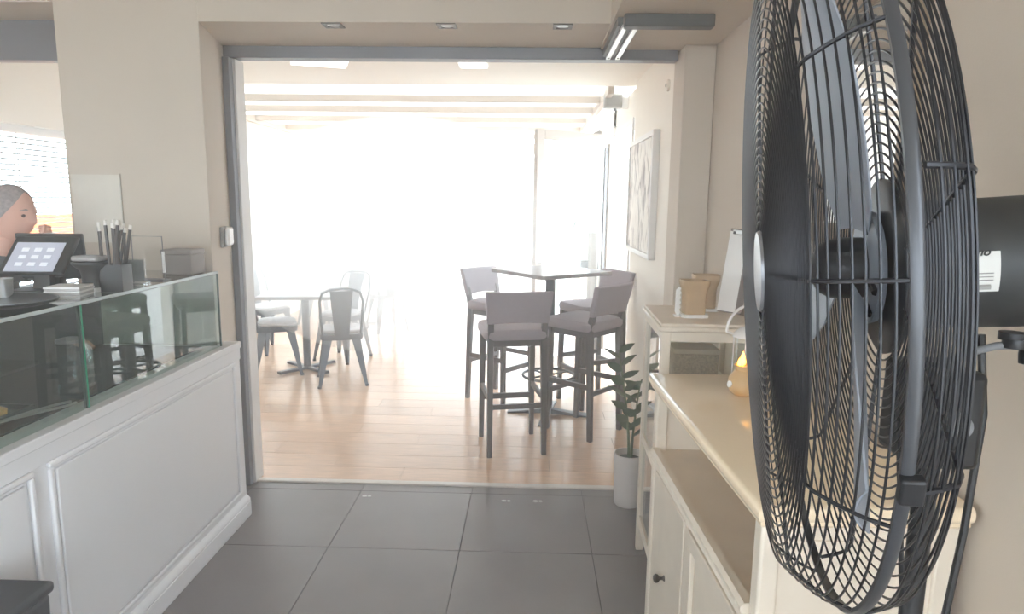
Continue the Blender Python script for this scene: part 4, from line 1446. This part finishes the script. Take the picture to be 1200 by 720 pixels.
so = fp(0.0713, 0.20, -0.1365) - Vector(fo)
text_mesh('lettering', 'no', 0.0115, INK, stk, so, -fn, fv, 0.3)
for k in range(3):
    a = -0.05 - 0.05 * k
    MB().tube([fp(0.0710, a, -0.130), fp(0.0710, a, -0.152)], 0.0006, 4).build('print_line', mat('grey_ink', (150, 148, 144), 0.7), stk, off=fo)
MB().tube([fp(0.0710, -0.25, -0.132), fp(0.0710, -0.25, -0.150)], 0.0028, 5).build('print_block', mat('grey_ink', (150, 148, 144), 0.7), stk, off=fo)
# yoke, knob, pole, base, control box, cord
mc = FC + fn * -0.155
MB().tube([(PX, PY, 1.395), (PX + 0.02, PY - 0.012, 1.412), tuple(mc + Vector((0.02, -0.03, -0.085))), tuple(mc + Vector((0.075, -0.04, -0.080)))], 0.0042, 10).build('tilt_arm', LOWGREY, fan, off=fo)
MB().lathe([(0.011, -0.005), (0.012, 0.0), (0.011, 0.005)], 20, mc + Vector((0.035, -0.035, -0.081))).build('tilt_bracket', BLACKM, fan, off=fo)
MB().lathe([(0.008, -0.010), (0.009, 0.0), (0.008, 0.008)], 14, mc + Vector((0.048, -0.038, -0.092))).build('knob', BLACKM, fan, off=fo)
MB().tube([tuple(mc + Vector((0.035, -0.030, -0.070))), tuple(mc + Vector((0.035, -0.030, -0.078)))], 0.013, 12).build('swivel', BLACKM, fan, off=fo)
MB().tube([(PX, PY, 0.02), (PX, PY, 0.95)], 0.0175, 18).build('lower_pole', BLACKM, fan, off=fo)
MB().tube([(PX, PY, 0.90), (PX, PY, 1.40)], 0.0125, 16).build('upper_pole', BLACKM, fan, off=fo)
MB().lathe([(0.026, 0.90), (0.026, 0.965), (0.020, 0.975)], 20, (PX, PY, 0)).build('pole_collar', BLACKM, fan, off=fo)
MB().lathe([(0.23, 0.0), (0.235, 0.008), (0.225, 0.020), (0.06, 0.042), (0.03, 0.07)], 48, (PX, PY, 0)).build('base', BLACKM, fan, off=fo)
cbx = MB().box(PX - 0.035, PX + 0.035, PY - 0.035, PY + 0.05, 1.285, 1.395).build('control_box', BLACKM, fan, bevel=0.008, off=fo)
MB().lathe([(0.014, 0.0), (0.012, 0.016)], 16, (PX, PY - 0.035, 1.34), axis_frame((0, -1, 0))).build('speed_knob', LOWGREY, cbx, off=fo)
MB().tube([(PX + 0.045, PY + 0.005, 1.43), (PX + 0.055, PY + 0.0, 1.34), (PX + 0.050, PY, 1.2), (PX + 0.040, PY + 0.01, 1.0), (PX + 0.035, PY + 0.01, 0.6), (PX + 0.05, PY + 0.02, 0.3), (PX + 0.12, PY + 0.05, 0.03)], 0.0042, 8).build('power_cord', BLACKP, fan, off=fo)
for a in (-0.33, 1.15, 2.6, -2.4):
    q = fp(RR + 0.004, a, -0.004)
    M = Matrix((fu_ * math.cos(a) + fv * math.sin(a), -fu_ * math.sin(a) + fv * math.cos(a), fn)).transposed()
    MB().obox(q, (0.010, 0.022, 0.016), M).build('rim_clip', BLACKM, fan, bevel=0.002, off=fo)

# ================================================================== PERSON BEHIND THE COUNTER
def build_person():
    px, py = -2.375, 2.80
    root = thing('person', 'person in a dark shirt seated behind the counter, fist at the mouth', 'person', (px, py, 0))
    V = {
        'pelvis': (0.0, 0, 0.875, 0.145, 0.125), 'waist': (0.0, 0, 1.00, 0.125, 0.105), 'chest': (0.035, 0, 1.16, 0.150, 0.115),
        'collar': (0.065, 0, 1.275, 0.085, 0.075), 'neck': (0.095, 0, 1.345, 0.052, 0.055), 'skull': (0.125, 0, 1.42, 0.050, 0.055),
    }
    for s, nm in ((-1, 'r'), (1, 'l')):
        V['hip' + nm] = (0.03, s * 0.095, 0.86, 0.085, 0.085)
        V['thigh' + nm] = (0.18, s * 0.11, 0.83, 0.078, 0.078)
        V['knee' + nm] = (0.31, s * 0.12, 0.775, 0.058, 0.058)
        V['calf' + nm] = (0.29, s * 0.12, 0.60, 0.054, 0.054)
        V['ankle' + nm] = (0.25, s * 0.12, 0.405, 0.037, 0.037)
        V['toe' + nm] = (0.345, s * 0.125, 0.375, 0.035, 0.030)
        V['sh' + nm] = (0.045, s * 0.165, 1.245, 0.064, 0.064)
    V['elr'] = (0.290, -0.145, 1.055, 0.046, 0.046)
    V['wrr'] = (0.297, -0.005, 1.345, 0.030, 0.030)
    V['har'] = (0.294, 0.010, 1.39, 0.030, 0.026)
    V['ell'] = (0.19, 0.185, 0.985, 0.046, 0.046)
    V['wrl'] = (0.335, 0.06, 0.935, 0.030, 0.030)
    V['hal'] = (0.375, 0.02, 0.930, 0.032, 0.022)
    E = [('pelvis', 'waist'), ('waist', 'chest'), ('chest', 'collar'), ('collar', 'neck'), ('neck', 'skull')]
    for nm in 'rl':
        E += [('pelvis', 'hip' + nm), ('hip' + nm, 'thigh' + nm), ('thigh' + nm, 'knee' + nm), ('knee' + nm, 'calf' + nm), ('calf' + nm, 'ankle' + nm), ('ankle' + nm, 'toe' + nm),
              ('chest', 'sh' + nm), ('sh' + nm, 'el' + nm), ('el' + nm, 'wr' + nm), ('wr' + nm, 'ha' + nm)]
    names = list(V)
    me = bpy.data.meshes.new('person_skin')
    me.from_pydata([V[n][:3] for n in names], [(names.index(a), names.index(b)) for a, b in E], [])
    tmp = bpy.data.objects.new('person_tmp', me)
    col.objects.link(tmp)
    sk = tmp.modifiers.new('skin', 'SKIN')
    for i, n in enumerate(names):
        me.skin_vertices[0].data[i].radius = V[n][3:5]
        me.skin_vertices[0].data[i].use_root = (n == 'pelvis')
    ss = tmp.modifiers.new('sub', 'SUBSURF')
    ss.levels = 2
    ss.render_levels = 2
    dg = bpy.context.evaluated_depsgraph_get()
    bm_ = bpy.data.meshes.new_from_object(tmp.evaluated_get(dg))
    vs = [tuple(v.co) for v in bm_.vertices]
    fs = [tuple(p.vertices) for p in bm_.polygons]
    bpy.data.objects.remove(tmp)
    mb = MB()
    mb.add(vs, fs)
    mats_idx = []
    for f in fs:
        c = sum((Vector(vs[i]) for i in f), Vector()) / len(f)
        hand = (c - Vector(V['har'][:3])).length < 0.075 or (c - Vector(V['hal'][:3])).length < 0.075
        if c.z > 1.315 or hand:
            mats_idx.append(0)
        elif c.z > 0.93 or (c.z > 0.87 and c.x > 0.25 and abs(c.y) < 0.1):
            mats_idx.append(1)
        elif c.z < 0.43:
            mats_idx.append(3)
        else:
            mats_idx.append(2)
    # head: ellipsoid shaped with brow, nose, mouth, chin and ears, facing +x, tipped a little down
    hc = Vector((0.15, 0, 1.492))
    Mh = Matrix.Rotation(R_(8), 3, 'Y')
    nu, nv = 40, 28
    hv = []
    for j in range(nv + 1):
        ph = math.pi * j / nv
        for i in range(nu):
            th = 2 * math.pi * i / nu
            x, y, z = math.sin(ph) * math.cos(th), math.sin(ph) * math.sin(th), math.cos(ph)
            X, Y, Z = x * 0.098, y * 0.076, z * 0.118
            if Z < 0:
                k = 1 - 0.28 * (Z / 0.118) ** 2
                Y *= k
                if X < 0:
                    X *= 1 - 0.35 * (Z / 0.118) ** 2
            if x > 0.55:
                g = lambda zz, s: math.exp(-((Z - zz) / s) ** 2)
                w = math.exp(-(Y / 0.016) ** 2)
                X += 0.020 * w * g(-0.022, 0.016) + 0.010 * w * g(0.0, 0.02)
                X += 0.006 * g(0.022, 0.010) - 0.008 * g(0.004, 0.010) * math.exp(-((abs(Y) - 0.030) / 0.014) ** 2)
                X += 0.006 * math.exp(-(Y / 0.024) ** 2) * (g(-0.052, 0.006) + g(-0.064, 0.006)) - 0.004 * math.exp(-(Y / 0.026) ** 2) * g(-0.058, 0.004)
                X += 0.012 * math.exp(-(Y / 0.03) ** 2) * g(-0.095, 0.018)
            hv.append(hc + Mh @ Vector((X, Y, Z)))
    hf = []
    for j in range(nv):
        for i in range(nu):
            hf.append((j * nu + i, (j + 1) * nu + i, (j + 1) * nu + (i + 1) % nu, j * nu + (i + 1) % nu))
    mb.add(hv, hf)
    mats_idx += [0] * len(hf)
    for s in (-1, 1):      # ears
        ev, ef = [], []
        for j in range(7):
            ph = math.pi * j / 6
            for i in range(10):
                th = 2 * math.pi * i / 10
                ev.append(hc + Mh @ Vector((-0.008 + 0.018 * math.sin(ph) * math.cos(th), s * 0.076 + 0.008 * math.sin(ph) * math.sin(th) + s * 0.004, -0.008 + 0.032 * math.cos(ph))))
        for j in range(6):
            for i in range(10):
                ef.append((j * 10 + i, (j + 1) * 10 + i, (j + 1) * 10 + (i + 1) % 10, j * 10 + (i + 1) % 10))
        mb.add(ev, ef)
        mats_idx += [0] * len(ef)
    # fist held at the mouth: four curled fingers and a thumb; relaxed left hand on the worktop
    def finger(pts, r):
        n0 = len(mb.f)
        mb.tube(pts, [r, r, r * 0.92, r * 0.8], 7)
        return [0] * (len(mb.f) - n0)
    for k in range(4):
        z = 1.437 - 0.017 * k
        ln_ = (0.034, 0.040, 0.037, 0.030)[k]
        mats_idx += finger([(0.285, -0.014, z), (0.300 + ln_ * 0.3, -0.022, z), (0.300 + ln_ * 0.35, 0.004, z - 0.002), (0.296, 0.012, z - 0.002)], 0.0088)
    mats_idx += finger([(0.285, -0.012, 1.39), (0.305, -0.030, 1.407), (0.316, -0.032, 1.430), (0.318, -0.026, 1.447)], 0.0095)
    for k in range(4):
        y = 0.045 - 0.018 * k
        ln_ = (0.060, 0.070, 0.066, 0.052)[k]
        mats_idx += finger([(0.365, y - 0.005, 0.932), (0.385 + ln_ * 0.4, y - 0.012, 0.930), (0.385 + ln_ * 0.75, y - 0.016, 0.918), (0.385 + ln_, y - 0.018, 0.906)], 0.0085)
    mats_idx += finger([(0.345, 0.07, 0.930), (0.370, 0.078, 0.925), (0.390, 0.070, 0.918), (0.402, 0.062, 0.912)], 0.0092)
    body = mb.build('body', SKIN, root)
    for m in (SHIRT, TROUSER, BLACKP):
        body.data.materials.append(m)
    if len(body.data.polygons) == len(mats_idx):
        for p, i in zip(body.data.polygons, mats_idx):
            p.material_index = i
    # short grey hair cap
    hm = MB()
    hv2 = []
    for j in range(15):
        ph = math.pi * 0.60 * j / 14
        for i in range(36):
            th = 2 * math.pi * i / 36
            front = max(0.0, math.cos(th))
            ph2 = ph * (1 - 0.66 * front ** 1.2)
            x, y, z = math.sin(ph2) * math.cos(th), math.sin(ph2) * math.sin(th), math.cos(ph2)
            hv2.append(hc + Mh @ Vector((x * 0.104 - 0.002, y * 0.081, z * 0.124)))
    hf2 = [(j * 36 + i, (j + 1) * 36 + i, (j + 1) * 36 + (i + 1) % 36, j * 36 + (i + 1) % 36) for j in range(14) for i in range(36)]
    hm.add(hv2, hf2).build('hair', HAIR, root)
    for s in (-1, 1):
        e = hc + Mh @ Vector((0.078, s * 0.031, 0.004))
        MB().lathe([(0.001, -0.011), (0.007, -0.008), (0.011, 0.0), (0.007, 0.008), (0.001, 0.011)], 12, e).build('eye', mat('eye_dark', (84, 68, 62), 0.3), root)
        MB().tube([hc + Mh @ Vector((0.094, s * 0.014, 0.024)), hc + Mh @ Vector((0.090, s * 0.030, 0.029)), hc + Mh @ Vector((0.076, s * 0.046, 0.024))], 0.0035, 6).build('eyebrow', HAIR, root)
    return px, py


ppx, ppy = build_person()
wk = thing('worktop', 'narrow staff worktop behind the display counter', 'worktop', (-2.14, 2.2, 0))
MB().box(-0.06, 0.115, -1.6, 0.79, 0.870, 0.895).build('board', COUNTER, wk, bevel=0.004)
MB().box(-0.02, 0.115, -1.6, 0.79, 0.0, 0.870).build('back_cupboard', COUNTER, wk)
dup(stA, (ppx, ppy, 0.0), R_(-90), 'bar stool behind the counter under the seated person')

# ================================================================== GLARE VOLUMES ADDED FOR LENS BLOOM
def glare(hz, density, label):  # scattering volume standing in for camera bloom
    vm = bpy.data.materials.new(hz.name + '_air')
    vm.use_nodes = True
    nt = vm.node_tree
    for n in list(nt.nodes):
        nt.nodes.remove(n)
    out = nt.nodes.new('ShaderNodeOutputMaterial')
    vs = nt.nodes.new('ShaderNodeVolumeScatter')
    vs.inputs['Color'].default_value = (0.97, 0.985, 1.0, 1)
    vs.inputs['Density'].default_value = density
    vs.inputs['Anisotropy'].default_value = GLARE_G
    nt.links.new(vs.outputs[0], out.inputs['Volume'])
    hz.data.materials.clear()
    hz.data.materials.append(vm)
    hz['kind'] = 'stuff'
    hz['label'] = label


glare(MB().box(-3.29, 0.795, 3.60, 10.68, 0.02, 2.43).build('terrace_haze', GLASS, smooth=False), GLARE, 'thin white haze filling the sunlit terrace')
glare(MB().box(-4.19, 0.855, -2.59, 3.59, 0.012, 2.74).build('room_haze', GLASS, smooth=False), GLARE_IN, 'faint hazy air inside the cafe')
hb = MB()  # ellipsoid shaped so the imitated bloom fades out at its edge
NU, NV = 32, 20
for j in range(NV + 1):
    ph = math.pi * j / NV
    for i in range(NU):
        th = 2 * math.pi * i / NU
        hb.v.append((-1.25 + 1.7 * math.sin(ph) * math.cos(th), 7.2 + 2.9 * math.sin(ph) * math.sin(th), 1.22 + 1.18 * math.cos(ph)))
for j in range(NV):
    for i in range(NU):
        hb.f.append((j * NU + i, (j + 1) * NU + i, (j + 1) * NU + (i + 1) % NU, j * NU + (i + 1) % NU))
glare(hb.build('haze_bank', GLASS, smooth=False), GLARE_BANK, 'dense bright haze in the middle of the terrace')
